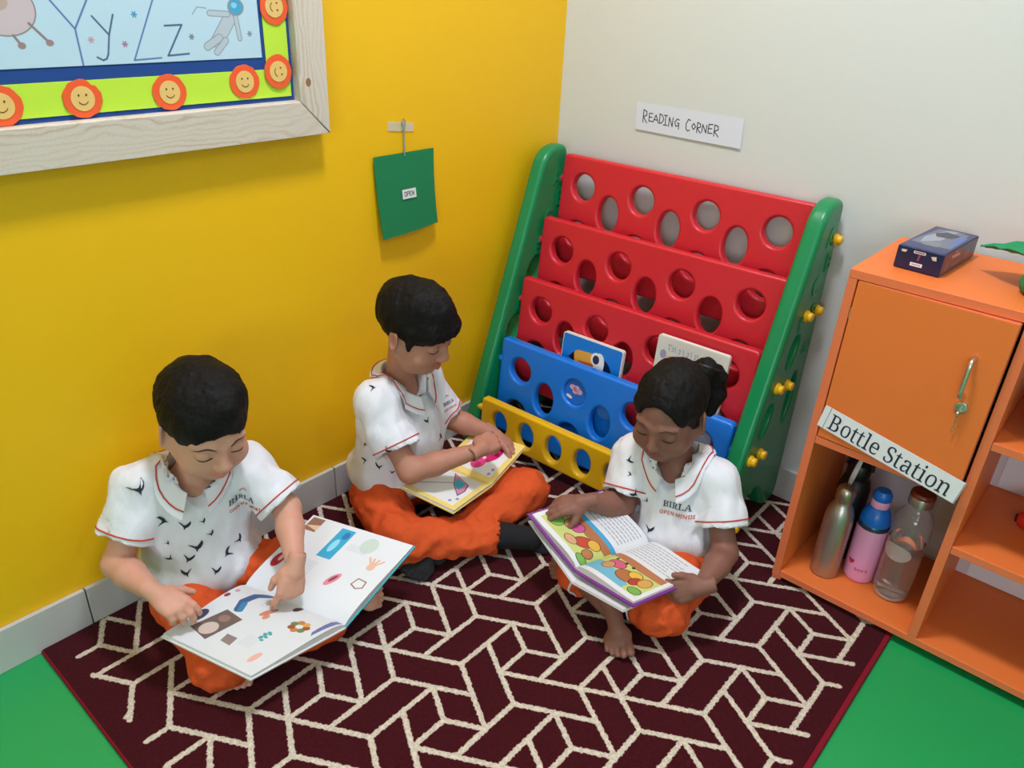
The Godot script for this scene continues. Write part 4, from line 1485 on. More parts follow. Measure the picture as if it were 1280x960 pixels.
func on_cabinet() -> void:
	# boxed toy car, dark blue card printed with a grey car
	var w := 0.088
	var h := 0.046
	var l := 0.205
	var t := thing("toy_car_box", "dark blue cardboard box printed with a grey car on the orange cabinet", "box", Vector3(1.126, 0.8055, 0.168), deg_to_rad(-3.5))
	var mb := MB.new()
	mb.box(Vector3(0, h / 2, 0), Vector3(w, h, l), 0.002)
	part("carton", mb, mat(srgb(34, 44, 92), 0.35), t)
	var pic := Pic.new(192, 384, Vector2(0, 0), Vector2(w, l), srgb(38, 50, 100))
	pic.poly([Vector2(0.004, 0.16), Vector2(0.012, 0.02), Vector2(0.04, 0.004), Vector2(0.076, 0.02), Vector2(0.084, 0.16)], srgb(104, 112, 132))
	pic.poly([Vector2(0.012, 0.10), Vector2(0.03, 0.02), Vector2(0.052, 0.01), Vector2(0.048, 0.11), Vector2(0.02, 0.15)], srgb(150, 156, 172))
	pic.poly([Vector2(0.02, 0.06), Vector2(0.034, 0.03), Vector2(0.066, 0.04), Vector2(0.06, 0.08), Vector2(0.03, 0.085)], srgb(52, 56, 72))
	pic.poly([Vector2(0.066, 0.05), Vector2(0.082, 0.045), Vector2(0.084, 0.13), Vector2(0.07, 0.13)], srgb(82, 108, 172))
	pic.poly([Vector2(0.03, 0.13), Vector2(0.058, 0.13), Vector2(0.06, 0.165), Vector2(0.028, 0.165)], srgb(120, 124, 136))
	mb = MB.new()
	uv_quad(mb, Vector3(-w / 2 + 0.002, h + 0.0003, -l / 2 + 0.002), Vector3(w / 2 - 0.002, h + 0.0003, -l / 2 + 0.002), Vector3(w / 2 - 0.002, h + 0.0003, l / 2 - 0.002), Vector3(-w / 2 + 0.002, h + 0.0003, l / 2 - 0.002))
	for i in 4: mb.n[i] = Vector3.UP
	part("top_print", mb, textured(pic.tex(), 0.3), t)
	pic = Pic.new(192, 100, Vector2(0, 0), Vector2(w, h), srgb(26, 32, 72))
	pic.poly([Vector2(0.006, 0.006), Vector2(0.018, 0.005), Vector2(0.016, 0.011), Vector2(0.008, 0.011)], srgb(214, 206, 180))
	pic.poly([Vector2(0.066, 0.008), Vector2(0.076, 0.006), Vector2(0.078, 0.015), Vector2(0.070, 0.015)], srgb(206, 200, 176))
	pic.poly([Vector2(0.031, 0.003), Vector2(0.055, 0.003), Vector2(0.055, 0.009), Vector2(0.031, 0.009)], srgb(206, 206, 214))
	pic.line(Vector2(0.034, 0.006), Vector2(0.052, 0.006), 0.0022, srgb(130, 60, 66))
	pic.line(Vector2(0.044, 0.012), Vector2(0.043, 0.022), 0.004, srgb(150, 66, 90))
	pic.poly([Vector2(0.030, 0.029), Vector2(0.054, 0.029), Vector2(0.054, 0.037), Vector2(0.030, 0.037)], srgb(232, 234, 240))
	pic.line(Vector2(0.034, 0.033), Vector2(0.050, 0.033), 0.0022, srgb(150, 156, 176))
	mb = MB.new()
	uv_quad(mb, Vector3(-w / 2 + 0.002, h - 0.002, l / 2 + 0.0003), Vector3(w / 2 - 0.002, h - 0.002, l / 2 + 0.0003), Vector3(w / 2 - 0.002, 0.002, l / 2 + 0.0003), Vector3(-w / 2 + 0.002, 0.002, l / 2 + 0.0003))
	for i in 4: mb.n[i] = Vector3(0, 0, 1)
	part("front_print", mb, textured(pic.tex(), 0.3), t)
	pic = Pic.new(300, 80, Vector2(0, 0), Vector2(l, h), srgb(58, 58, 84))
	pic.oval(Vector2(0.03, 0.03), 0.012, 0.013, srgb(92, 86, 96))
	pic.oval(Vector2(0.15, 0.028), 0.012, 0.013, srgb(92, 86, 96))
	pic.poly([Vector2(0.05, 0.01), Vector2(0.10, 0.012), Vector2(0.098, 0.019), Vector2(0.05, 0.017)], srgb(176, 160, 160))
	pic.poly([Vector2(0.06, 0.034), Vector2(0.12, 0.030), Vector2(0.11, 0.036), Vector2(0.07, 0.039)], srgb(110, 100, 110))
	pic.line(Vector2(0.066, 0.006), Vector2(0.078, 0.005), 0.003, srgb(206, 190, 120))
	mb = MB.new()
	uv_quad(mb, Vector3(w / 2 + 0.0003, h - 0.002, l / 2 - 0.002), Vector3(w / 2 + 0.0003, h - 0.002, -l / 2 + 0.002), Vector3(w / 2 + 0.0003, 0.002, -l / 2 + 0.002), Vector3(w / 2 + 0.0003, 0.002, l / 2 - 0.002))
	for i in 4: mb.n[i] = Vector3.RIGHT
	part("side_print", mb, textured(pic.tex(), 0.3), t)
	# green crepe leaf ornament, cut by the picture's edge
	t = thing("leaf_ornament", "green folded leaf ornament on the cabinet top at the right edge", "ornament", Vector3(1.325, 0.8055, 0.20))
	var gm := bumped(mat(srgb(18, 148, 92), 0.55), bump_tex(0.15, 2.0, 31), 14.0, 0.5)
	gm.backlight_enabled = true
	gm.backlight = Color(0.1, 0.3, 0.16)
	var leaf := func(root: Vector3, tip: Vector3, wd: float, cup: float, droop: float) -> MB:
		var lf := MB.new()
		var dir := tip - root
		var side := dir.cross(Vector3.UP).normalized()
		var grid := []
		for u in [1.0, -1.0]:
			var gg := []
			for i in 11:
				var f := i / 10.0
				var ww := wd * sin(PI * pow(f, 0.8)) + 0.0008
				var row := []
				for j in 9:
					var s := (j - 4) / 4.0
					var p: Vector3 = root + dir * f + side * s * ww + Vector3.UP * (cup * s * s * ww / wd + droop * sin(PI * f) + 0.002 * sin(f * 23 + s * 5)) + Vector3.UP * (0.0007 * u)
					row.append(lf.vert(p, Vector3.UP * u))
				gg.append(row)
			for i in 10:
				for j in 8: lf.quad(gg[i][j], gg[i][j + 1], gg[i + 1][j + 1], gg[i + 1][j])
			grid.append(gg)
		return lf
	part("leaf", leaf.call(Vector3(0.03, 0.05, -0.005), Vector3(-0.125, 0.052, -0.03), 0.05, 0.012, 0.008), gm, t)
	part("leaf", leaf.call(Vector3(0.05, 0.045, 0.01), Vector3(0.16, 0.05, 0.03), 0.045, 0.012, 0.010), gm, t)
	part("leaf", leaf.call(Vector3(0.03, 0.046, 0.0), Vector3(0.06, 0.05, 0.13), 0.045, 0.012, 0.010), gm, t)
	mb = MB.new()
	mb.lathe([Vector2(0, 0), Vector2(0.042, 0), Vector2(0.052, 0.006), Vector2(0.056, 0.02), Vector2(0.052, 0.033), Vector2(0.049, 0.033), Vector2(0.052, 0.02), Vector2(0.046, 0.007), Vector2(0, 0.005)], 24, Vector3(0.02, 0, 0.02))
	part("cup", mb, gm, t)
	mb = MB.new()
	mb.tube([Vector3(0.02, 0.004, 0.02), Vector3(0.026, 0.03, 0.012), Vector3(0.032, 0.052, -0.002)], [0.012, 0.010, 0.008], 10)
	part("stem", mb, gm, t)
	# brown clay pot and a red toy in the open cubbies, half outside the frame
	t = thing("clay_pot", "dark olive brown rounded pot on the cabinet's upper open shelf", "pot", Vector3(1.437, 0.5472, 0.262))
	mb = MB.new()
	mb.lathe([Vector2(0, 0), Vector2(0.024, 0), Vector2(0.036, 0.012), Vector2(0.046, 0.035), Vector2(0.048, 0.058), Vector2(0.042, 0.082), Vector2(0.030, 0.098), Vector2(0.024, 0.106), Vector2(0.026, 0.116), Vector2(0.022, 0.117), Vector2(0.020, 0.104), Vector2(0.0, 0.09)], 30)
	part("body", mb, bumped(mat(srgb(112, 84, 40), 0.45), bump_tex(0.06, 2.0, 33), 8.0, 0.4), t)
	mb = MB.new()
	mb.lathe([Vector2(0.0445, 0.071), Vector2(0.0462, 0.073), Vector2(0.0440, 0.080), Vector2(0.042, 0.081)], 30)
	part("painted_band", mb, mat(srgb(150, 148, 130), 0.5), t)
	t = thing("red_toy", "red rounded toy with black tip lying on the cabinet's middle shelf", "toy", Vector3(1.445, 0.2972, 0.18))
	mb = MB.new()
	mb.lathe([Vector2(0, -0.012), Vector2(0.014, -0.010), Vector2(0.020, 0.0), Vector2(0.024, 0.03), Vector2(0.026, 0.07), Vector2(0.02, 0.095), Vector2(0, 0.10)], 20, Vector3(0, 0.026, 0), Basis(Vector3(0, 0, 1), -PI / 2 + 0.12))
	part("body", mb, mat(srgb(196, 40, 30), 0.4), t)
	mb = MB.new()
	mb.lathe([Vector2(0, -0.003), Vector2(0.009, -0.002), Vector2(0.0105, 0.005), Vector2(0, 0.009)], 16, Vector3(-0.013, 0.0245, 0), Basis(Vector3(0, 0, 1), -PI / 2 + 0.12))
	part("tip", mb, mats.black_plastic, t)
	mb = MB.new()
	mb.box(Vector3(1.455, 0.395, 0.0372), Vector3(0.17, 0.19, 0.0012), 0.0004)
	single("paper_sheet", mb, mats.paper, "white paper sheet standing against the back of the middle cubby", "paper", "white sheets in the cabinet")
	mb = MB.new()
	mb.box(Vector3(1.500, 0.137, 0.0372), Vector3(0.24, 0.19, 0.0012), 0.0004)
	single("paper_sheet", mb, mats.paper, "white paper sheet standing against the back of the lowest right cubby", "paper", "white sheets in the cabinet")
	mb = MB.new()
	mb.box(Vector3(1.302, 0.19, 0.0372), Vector3(0.060, 0.28, 0.0012), 0.0004)
	single("paper_sheet", mb, mats.paper, "white paper sheet behind the clear bottle in the bottle cubby", "paper", "white sheets in the cabinet")

# ---------------------------------------------------------------- open books
# spine s0 (towards the reader) .. s1 (away); outer edge a0 .. a1
func page_leaf(parent: Node3D, o: Vector3, s0: Vector3, s1: Vector3, a0: Vector3, a1: Vector3, hump: float, block: float, tex: ImageTexture, up: Vector3, called: String, label: String) -> void:
	var mb := MB.new()
	var nu := 14
	var top := []
	var low := []
	for i in nu + 1:
		var u := float(i) / nu
		var lift := hump * pow(sin(PI * pow(u, 0.55)), 1.3) * (1.0 - 0.35 * u)
		var tr := []
		var lr := []
		for j in 5:
			var v := j / 4.0
			var p := s0.lerp(a0, u).lerp(s1.lerp(a1, u), v)
			tr.append(p + up * (lift + block) - o)
			lr.append(p - o)
		top.append(tr); low.append(lr)
	var ids := []
	for i in nu + 1:
		var row := []
		for j in 5:
			var du: Vector3 = top[mini(i + 1, nu)][j] - top[maxi(i - 1, 0)][j]
			var dv: Vector3 = top[i][4] - top[i][0]
			var nn := du.cross(dv).normalized()
			if nn.dot(up) < 0: nn = -nn
			row.append(mb.vert(top[i][j], nn, Vector2(float(i) / nu, j / 4.0)))
		ids.append(row)
	for i in nu:
		for j in 4: mb.quad(ids[i][j], ids[i + 1][j], ids[i + 1][j + 1], ids[i][j + 1])
	part(called, mb, textured(tex, 0.45), parent, label)
	mb = MB.new()
	for i in nu:
		for j in [0, 4]:
			mb.face([low[i][j], low[i + 1][j], top[i + 1][j] - up * 0.0004, top[i][j] - up * 0.0004])
	for j in 4:
		mb.face([low[nu][j], low[nu][j + 1], top[nu][j + 1] - up * 0.0004, top[nu][j] - up * 0.0004])
		for i in nu:
			mb.face([low[i][j], low[i + 1][j], low[i + 1][j + 1], low[i][j + 1]])
	part("page_block", mb, mats.page_edge, parent)

func open_book(called: String, label: String, s0: Vector3, s1: Vector3, l0: Vector3, l1: Vector3, r0: Vector3, r1: Vector3, hump: float, block: float, ltex: ImageTexture, rtex: ImageTexture, cover: Material, over: float, cover_left: Material = null) -> Node3D:
	var t := thing(called, label, "book", s0)
	var up := (r0 - l0).cross(s1 - s0).normalized()
	if up.y < 0: up = -up
	for sd in 2:
		var a0 := l0 if sd == 0 else r0
		var a1 := l1 if sd == 0 else r1
		var un := (s1 - s0).cross(a0 - s0).normalized()
		if un.y < 0: un = -un
		page_leaf(t, s0, s0, s1, a0, a1, hump, block, ltex if sd == 0 else rtex, un, "left_page" if sd == 0 else "right_page", "")
		# board under the leaf, a little larger
		var mb := MB.new()
		var c0 := s0.lerp(a0, 1.0 + over / s0.distance_to(a0))
		var c1 := s1.lerp(a1, 1.0 + over / s1.distance_to(a1))
		var ev := (s1 - s0).normalized() * over
		var sheet := []
		for lay in 2:
			var g := []
			for i in 7:
				var row := []
				for j in 7:
					row.append((s0 - ev).lerp(c0 - ev, i / 6.0).lerp((s1 + ev).lerp(c1 + ev, i / 6.0), j / 6.0) - un * (0.0004 if lay == 0 else 0.0036) - s0)
				g.append(row)
			sheet.append(g)
			grid_surface(mb, g, un * (-1.0 if lay == 0 else 1.0))
		for k in 6:
			for j in [0, 6]: mb.face([sheet[0][k][j], sheet[0][k + 1][j], sheet[1][k + 1][j], sheet[1][k][j]])
			mb.face([sheet[0][6][k], sheet[0][6][k + 1], sheet[1][6][k + 1], sheet[1][6][k]])
		part("cover_board", mb, cover if sd == 1 or cover_left == null else cover_left, t)
	return t

# ---------------------------------------------------------------- children
var head_f: Field
var noise_a: FastNoiseLite

func head_basis(towards: Vector3, pitch: float, roll := 0.0) -> Basis:
	var f := towards.normalized()
	var left := Vector3.UP.cross(f).normalized()
	var z := f * cos(pitch) + Vector3.DOWN * sin(pitch)
	var y := z.cross(left).normalized()
	return Basis(left, y, z).rotated(z, roll)

func build_head() -> void:
	var h := Field.new(Vector3(-0.098, -0.125, -0.12), Vector3(0.098, 0.122, 0.118), 0.0032)
	h.ell(Vector3(0, 0.028, -0.012), Vector3(0.0700, 0.080, 0.090), 0.01)
	h.ell(Vector3(0, -0.028, 0.020), Vector3(0.0565, 0.072, 0.064), 0.03)
	h.ell(Vector3(0, -0.080, 0.044), Vector3(0.028, 0.019, 0.026), 0.028)
	for s in [-1.0, 1.0]:
		h.ell(Vector3(s * 0.033, -0.044, 0.050), Vector3(0.029, 0.026, 0.026), 0.02)
		h.cone(Vector3(s * 0.055, -0.03, 0.0), Vector3(s * 0.035, -0.078, 0.025), 0.016, 0.014, 0.025)
		# socket, then the lowered lid
		h.ell(Vector3(s * 0.030, -0.002, 0.091), Vector3(0.017, 0.0105, 0.012), 0.012, Basis.IDENTITY, 1)
		h.ell(Vector3(s * 0.030, -0.006, 0.0695), Vector3(0.0150, 0.0115, 0.0135), 0.004)
		# brow
		h.cone(Vector3(s * 0.014, 0.013, 0.080), Vector3(s * 0.044, 0.015, 0.066), 0.006, 0.005, 0.014)
		# nostril wing
		h.ell(Vector3(s * 0.0095, -0.0365, 0.0865), Vector3(0.0075, 0.0065, 0.0085), 0.006)
		# ear
		var eb := Basis(Vector3.UP, s * 0.45) * Basis(Vector3.RIGHT, -0.15)
		h.ell(Vector3(s * 0.0745, -0.010, -0.010), Vector3(0.0065, 0.028, 0.0175), 0.006, eb)
		h.ell(Vector3(s * 0.0705, -0.034, -0.002), Vector3(0.0065, 0.011, 0.008), 0.008)
		h.ell(Vector3(s * 0.0805, -0.010, -0.006), Vector3(0.0040, 0.016, 0.009), 0.004, eb, 1)
	h.cone(Vector3(0, 0.004, 0.079), Vector3(0, -0.030, 0.0945), 0.0075, 0.0098, 0.012)
	# lips
	for s in [-1.0, 1.0]:
		h.cone(Vector3(0, -0.0575, 0.0835), Vector3(s * 0.0175, -0.0610, 0.0765), 0.0050, 0.0030, 0.005)
		h.cone(Vector3(0, -0.0665, 0.0815), Vector3(s * 0.0140, -0.0645, 0.0765), 0.0054, 0.0032, 0.005)
	h.ell(Vector3(0, -0.051, 0.088), Vector3(0.004, 0.006, 0.004), 0.004, Basis.IDENTITY, 1)
	head_f = h

func on_head(x: float, y: float) -> Vector3:
	return head_f.march(Vector3(x, y, 0.116), Vector3(0, 0, -1), 0.2)

func hand_mb(side: float, curl: Array, thumb: Vector3, thumb_bend: float, sc := 1.0, spread := 1.0) -> MB:
	# wrist at the origin, fingers along +y, back of the hand +z; the thumb on side * x
	var h := Field.new(Vector3(-0.058, -0.03, -0.062), Vector3(0.058, 0.128, 0.032), 0.003)
	h.cone(Vector3(0, -0.020, 0), Vector3(0, 0.012, 0), 0.0182, 0.0186, 0.008)
	h.ell(Vector3(side * 0.002, 0.034, -0.001), Vector3(0.0275, 0.034, 0.0125), 0.012)
	var bx := [0.021, 0.0075, -0.006, -0.0185]
	var by := [0.058, 0.062, 0.059, 0.052]
	var ln := [0.041, 0.046, 0.042, 0.033]
	for i in 4:
		var p := Vector3(side * bx[i], by[i] - 0.004, 0.001)
		var c: Array = curl[i]
		var a := 0.0
		var sp: float = side * bx[i] * 5.0 * spread
		h.cone(Vector3(side * bx[i] * 0.8, 0.03, 0.002), p, 0.009, 0.0082, 0.006)
		for k in 3:
			a += deg_to_rad(c[k])
			var d := Vector3(sin(sp * 0.8) * cos(a), cos(a), -sin(a)).normalized()
			var q: Vector3 = p + d * ln[i] * [0.44, 0.31, 0.27][k]
			h.cone(p, q, [0.0078, 0.0072, 0.0066][k], [0.0072, 0.0066, 0.0056][k], 0.0025)
			p = q
	var tp := Vector3(side * 0.019, 0.016, -0.005)
	var td := Vector3(side * thumb.x, thumb.y, thumb.z).normalized()
	h.cone(Vector3(side * 0.008, 0.008, -0.003), tp, 0.0125, 0.0115, 0.008)
	var t2 := tp + td * 0.024
	h.cone(tp, t2, 0.0105, 0.0086, 0.005)
	var td2 := (td + Vector3(-side * 0.55, 0.45, 0).normalized() * thumb_bend).normalized()
	h.cone(t2, t2 + td2 * 0.020, 0.0084, 0.0064, 0.003)
	var mb := MB.new()
	h.out_to(mb)
	for i in mb.v.size(): mb.v[i] *= sc
	return mb

func foot_mb(side: float, sc := 1.0, stub := true) -> MB:
	# ankle at the origin, toes along +y, instep +z
	var h := Field.new(Vector3(-0.05, -0.06, -0.05), Vector3(0.05, 0.145, 0.045), 0.0035)
	if stub: h.cone(Vector3(0, -0.012, 0.03), Vector3(0, -0.010, -0.01), 0.024, 0.023, 0.01)
	else: h.cone(Vector3(0, -0.03, 0), Vector3(0, -0.010, -0.004), 0.024, 0.023, 0.01)
	h.ell(Vector3(0, -0.026, -0.018), Vector3(0.022, 0.024, 0.019), 0.015)
	h.cone(Vector3(0, 0.0, -0.004), Vector3(side * 0.004, 0.066, -0.019), 0.0245, 0.0165, 0.02)
	h.ell(Vector3(side * 0.001, 0.082, -0.0235), Vector3(0.0325, 0.026, 0.0125), 0.012)
	var tx := [0.0235, 0.0075, -0.0055, -0.0170, -0.0270]
	var ty := [0.121, 0.124, 0.119, 0.112, 0.103]
	var tr := [0.0098, 0.0072, 0.0068, 0.0064, 0.0062]
	for i in 5:
		h.cone(Vector3(side * tx[i] * 0.9, 0.088, -0.024), Vector3(side * tx[i], ty[i], -0.0275), tr[i], tr[i] * 0.95, 0.003)
	var mb := MB.new()
	h.out_to(mb)
	for i in mb.v.size(): mb.v[i] *= sc
	return mb

func limb_frame(at: Vector3, dir: Vector3, top: Vector3) -> Transform3D:
	var y := dir.normalized()
	var z := (top - y * top.dot(y)).normalized()
	return Transform3D(Basis(y.cross(z), y, z), at)

# bird silhouette, about two units across
const BIRD := [Vector2(-1.0, 0.42), Vector2(-0.55, 0.30), Vector2(-0.2, 0.10), Vector2(0.02, 0.14), Vector2(0.22, 0.42), Vector2(0.50, 0.95), Vector2(0.62, 0.50), Vector2(0.50, 0.08), Vector2(0.36, -0.16), Vector2(0.12, -0.34), Vector2(0.0, -0.75), Vector2(-0.12, -0.32), Vector2(-0.30, -0.12), Vector2(-0.62, 0.14)]

func lay_on(fd: Field, mb: MB, pts: PackedVector2Array, tris: PackedInt32Array, at: Vector3, ux: Vector3, nn: Vector3, sc: float, lift := 0.0014) -> void:
	var n0 := nn.normalized()
	var x := (ux - n0 * ux.dot(n0)).normalized()
	var y := n0.cross(x)
	var s := mb.v.size()
	for p in pts:
		var q := fd.march(at + (x * p.x + y * p.y) * sc + n0 * 0.035, -n0, 0.09)
		var g := fd.grad(q)
		mb.vert(q + g * lift, g)
	for i in range(0, tris.size(), 3): mb.tri(s + tris[i], s + tris[i + 1], s + tris[i + 2])

func bird_on(fd: Field, parent: Node, at: Vector3, ux: Vector3, size: float, rot: float, flip := 1.0) -> void:
	var nn := fd.grad(at)
	var pts := PackedVector2Array()
	for p in BIRD: pts.append(Vector2(p.x * flip, p.y).rotated(rot))
	var ec := MB.earcut(pts, [])
	var mb := MB.new()
	lay_on(fd, mb, ec[0], ec[1], at, ux, nn, size)
	part("printed_bird", mb, mats.bird_ink, parent)

func text_on(fd: Field, parent: Node, text: String, at: Vector3, ux: Vector3, nn: Vector3, width: float, font: String, m: Material, called: String) -> void:
	var tm := TextMesh.new()
	var ft := SystemFont.new()
	ft.font_names = PackedStringArray([font])
	ft.font_weight = 700
	tm.font = ft
	tm.text = text
	tm.font_size = 32
	tm.pixel_size = 0.01
	tm.depth = 0.0
	tm.curve_step = 2.0
	var bb := tm.get_aabb()
	var a := tm.get_mesh_arrays()
	var vs: PackedVector3Array = a[Mesh.ARRAY_VERTEX]
	var ii: PackedInt32Array = a[Mesh.ARRAY_INDEX] if a[Mesh.ARRAY_INDEX] != null else PackedInt32Array()
	if ii.is_empty():
		for i in vs.size(): ii.append(i)
	var k := width / bb.size.x
	var pts := PackedVector2Array()
	for v in vs: pts.append((Vector2(v.x, v.y) - Vector2(bb.get_center().x, bb.get_center().y)) * k)
	var mb := MB.new()
	lay_on(fd, mb, pts, ii, at, ux, nn, 1.0)
	part(called, mb, m, parent)

func ring_on(fd: Field, ce: Vector3, axis: Vector3, reach: float, out := 0.0008) -> Array:
	var x := axis.cross(Vector3.UP if absf(axis.y) < 0.9 else Vector3.RIGHT).normalized()
	var y := axis.cross(x).normalized()
	var pts := []
	for i in 33:
		var d := x * cos(TAU * i / 32.0) + y * sin(TAU * i / 32.0)
		var q := fd.march(ce + d * reach, -d, reach * 0.75)
		if q.distance_to(ce) > reach * 0.98: q = ce + d * reach * 0.6
		pts.append(q + d * out)
	return pts

func grid_surface(mb: MB, g: Array, away: Vector3) -> void:
	var ids := []
	for i in g.size():
		var row := []
		for j in g[i].size():
			var du: Vector3 = g[mini(i + 1, g.size() - 1)][j] - g[maxi(i - 1, 0)][j]
			var dv: Vector3 = g[i][mini(j + 1, g[i].size() - 1)] - g[i][maxi(j - 1, 0)]
			var nn := du.cross(dv).normalized()
			if nn.dot(g[i][j] - away) < 0: nn = -nn
			row.append(mb.vert(g[i][j], nn))
		ids.append(row)
	for i in g.size() - 1:
		for j in g[i].size() - 1: mb.quad(ids[i][j], ids[i + 1][j], ids[i + 1][j + 1], ids[i][j + 1])

# joints J: head, neck, chest, pelvis, shoulders, elbows, wrists, hips, knees, ankles (r right, l left)
func torso_basis(J: Dictionary) -> Basis:
	var up: Vector3 = (J.neck - J.pelvis).normalized()
	var left: Vector3 = (J.sl - J.sr)
	left = (left - up * left.dot(up)).normalized()
	return Basis(left, up, left.cross(up))

func child(label: String, J: Dictionary, skin: Color, hb: Basis, hs: float, opt: Dictionary) -> Node3D:
	var t := thing("person", label, "person", Vector3.ZERO)
	var TB := torso_basis(J)
	var up := TB.y
	var fw := TB.z
	var lo := Vector3(1e9, 1e9, 1e9)
	var hi := -lo
	for k in J:
		if J[k] is Vector3:
			lo = lo.min(J[k]); hi = hi.max(J[k])
	lo -= Vector3(0.13, 0.09, 0.13)
	hi += Vector3(0.13, 0.06, 0.13)
	var skin_m := mat(Color.WHITE, 0.52)
	skin_m.vertex_color_use_as_albedo = true
	skin_m.subsurf_scatter_enabled = true
	skin_m.subsurf_scatter_strength = 0.12
	skin_m.metallic_specular = 0.4
	var base := skin.srgb_to_linear()
	var body := MB.new()
	# ---- trunk, arms and lower legs
	var f := Field.new(lo, hi, 0.008)
	var hbase: Vector3 = J.head + hb * (Vector3(0, -0.055, -0.022) * hs)
	f.cone(J.neck - up * 0.03, hbase, 0.0365, 0.0355, 0.02)
	f.ell(J.chest - up * 0.01, Vector3(0.094, 0.098, 0.066), 0.03, TB)
	f.ell(J.neck - up * 0.042, Vector3(0.062, 0.030, 0.036), 0.02, TB)
	f.ell(J.pelvis + up * 0.06, Vector3(0.088, 0.11, 0.07), 0.03, TB)
	for s in ["r", "l"]:
		var S: Vector3 = J["s" + s]
		var E: Vector3 = J["e" + s]
		var W: Vector3 = J["w" + s]
		f.cone(S - up * 0.016, E, 0.031, 0.0275, 0.02)
		f.cone(E, E.lerp(W, 0.35), 0.0275, 0.0285, 0.015)
		f.cone(E.lerp(W, 0.35), W, 0.0285, 0.0185, 0.012)
		f.cone(J["h" + s], J["k" + s], 0.055, 0.042, 0.02)
		f.cone(J["k" + s], J["a" + s], 0.04, 0.026, 0.02)
	f.out_to(body)
	# ---- head
	var hm := MB.new()
	head_f.out_to(hm)
	var lip: Color = opt.get("lip", Color(base.r * 0.95, base.g * 0.72, base.b * 0.72))
	body.use_c = true
	for i in body.c.size(): body.c[i] = base
	for i in hm.v.size():
		var p := hm.v[i]
		var q := Vector3(p.x / 0.021, (p.y + 0.0625) / 0.0095, (p.z - 0.082) / 0.014)
		hm.c[i] = base.lerp(lip, clampf((1.25 - q.length()) * 3.0, 0, 1))
	hm.use_c = true
	var hx := Transform3D(hb * hs, J.head)
	body.add(hm, hx)
	# ---- hands and feet
	for q in opt.hands:
		var m: MB = q[0]
		for i in m.c.size(): m.c[i] = base
		body.add(m, q[1])
	for q in opt.get("feet", []):
		var m: MB = q[0]
		for i in m.c.size(): m.c[i] = base
		body.add(m, q[1])
	var bo := part("body", body, skin_m, t)
	for s in [-1.0, 1.0]:
		var br := MB.new()
		var pts := []
		for i in 7:
			var u := i / 6.0
			pts.append(hx * (on_head(s * lerpf(0.013, 0.047, u), 0.0135 + 0.006 * sin(PI * minf(u * 1.1, 1.0)) - 0.004 * u) + Vector3(0, 0, 0.0004)))
		br.tube(pts, [0.0010, 0.0020, 0.0024, 0.0023, 0.0020, 0.0015, 0.0007], 7, true, 0.6, hb.y)
		part("eyebrow", br, mats.brow, bo)
		var la := MB.new()
		pts = []
		for i in 8:
			var u := i / 7.0
			pts.append(hx * (on_head(s * lerpf(0.0165, 0.0445, u), -0.0105 - 0.0042 * sin(PI * u) + 0.001 * u) + Vector3(0, 0, 0.0006)))
		la.tube(pts, [0.0005, 0.0010, 0.0013, 0.0014, 0.0014, 0.0013, 0.0011, 0.0006], 6)
		part("eyelashes", la, mats.hair, bo)
	# ---- trousers
	var tf := Field.new(lo, hi, 0.0075)
	tf.ell(J.pelvis, Vector3(0.112, 0.075, 0.098), 0.02, TB)
	for s in ["r", "l"]:
		var K: Vector3 = J["k" + s]
		var A: Vector3 = J["a" + s]
		var Hp: Vector3 = J["h" + s]
		tf.cone(Hp, K, 0.072, 0.056, 0.03)
		var e := K.lerp(A, opt.get("cuff_" + s, 0.9))
		tf.cone(K, e + (A - K).normalized() * 0.02, 0.055, 0.043, 0.02, 0, e, (A - K).normalized())
	tf.ripple(0.0075, noise_a, Vector3(9, 9, 9))
	tf.ripple(0.0085, noise_a, Vector3(21, 21, 21))
	tf.plane(Vector3(0, 0.0105, 0), Vector3.DOWN, 0.004)
	for s in ["r", "l"]:
		var K: Vector3 = J["k" + s]
		var A: Vector3 = J["a" + s]
		var e := K.lerp(A, opt.get("cuff_" + s, 0.9))
		tf.cone(e - (A - K).normalized() * 0.025, e + (A - K).normalized() * 0.05, 0.031, 0.031, 0.002, 1)
	var tb := MB.new()
	tf.out_to(tb)
	var to := part("trousers", tb, mats.orange_cloth, t)
	if opt.has("piping"):
		for s in ["r", "l"]:
			var K: Vector3 = J["k" + s]
			var A: Vector3 = J["a" + s]
			var e := K.lerp(A, opt.get("cuff_" + s, 0.9) - 0.03)
			var pm := MB.new()
			pm.tube(ring_on(tf, e, (A - K).normalized(), 0.075), 0.0028, 6, false)
			part("hem_piping", pm, mats.white_cloth, to)
	# ---- shirt
	var sf := Field.new(lo, hi, 0.0062)
	sf.ell(J.chest, Vector3(0.118, 0.122, 0.086), 0.03, TB)
	sf.ell(J.pelvis.lerp(J.chest, 0.45), Vector3(0.116, 0.12, 0.094), 0.03, TB)
	sf.ell(J.pelvis + up * 0.045, Vector3(0.126, 0.075, opt.get("hem_depth", 0.108)), 0.02, TB)
	if opt.has("belly"): sf.ell(J.chest + fw * opt.belly - up * 0.055, Vector3(0.105, 0.115, 0.078), 0.03, TB)
	for s in ["r", "l"]:
		var S: Vector3 = J["s" + s]
		var E: Vector3 = J["e" + s]
		var ax := (E - S).normalized()
		var e: Vector3 = S + ax * opt.get("sleeve", 0.105)
		sf.cone(S, J.neck - up * 0.022, 0.047, 0.052, 0.02)
		sf.cone(S, e + ax * 0.02, 0.048, 0.056, 0.022, 0, e, ax)
	sf.ripple(0.007, noise_a, Vector3(8, 5, 8), TB)
	sf.ripple(0.0062, noise_a, Vector3(20, 9, 20), TB)
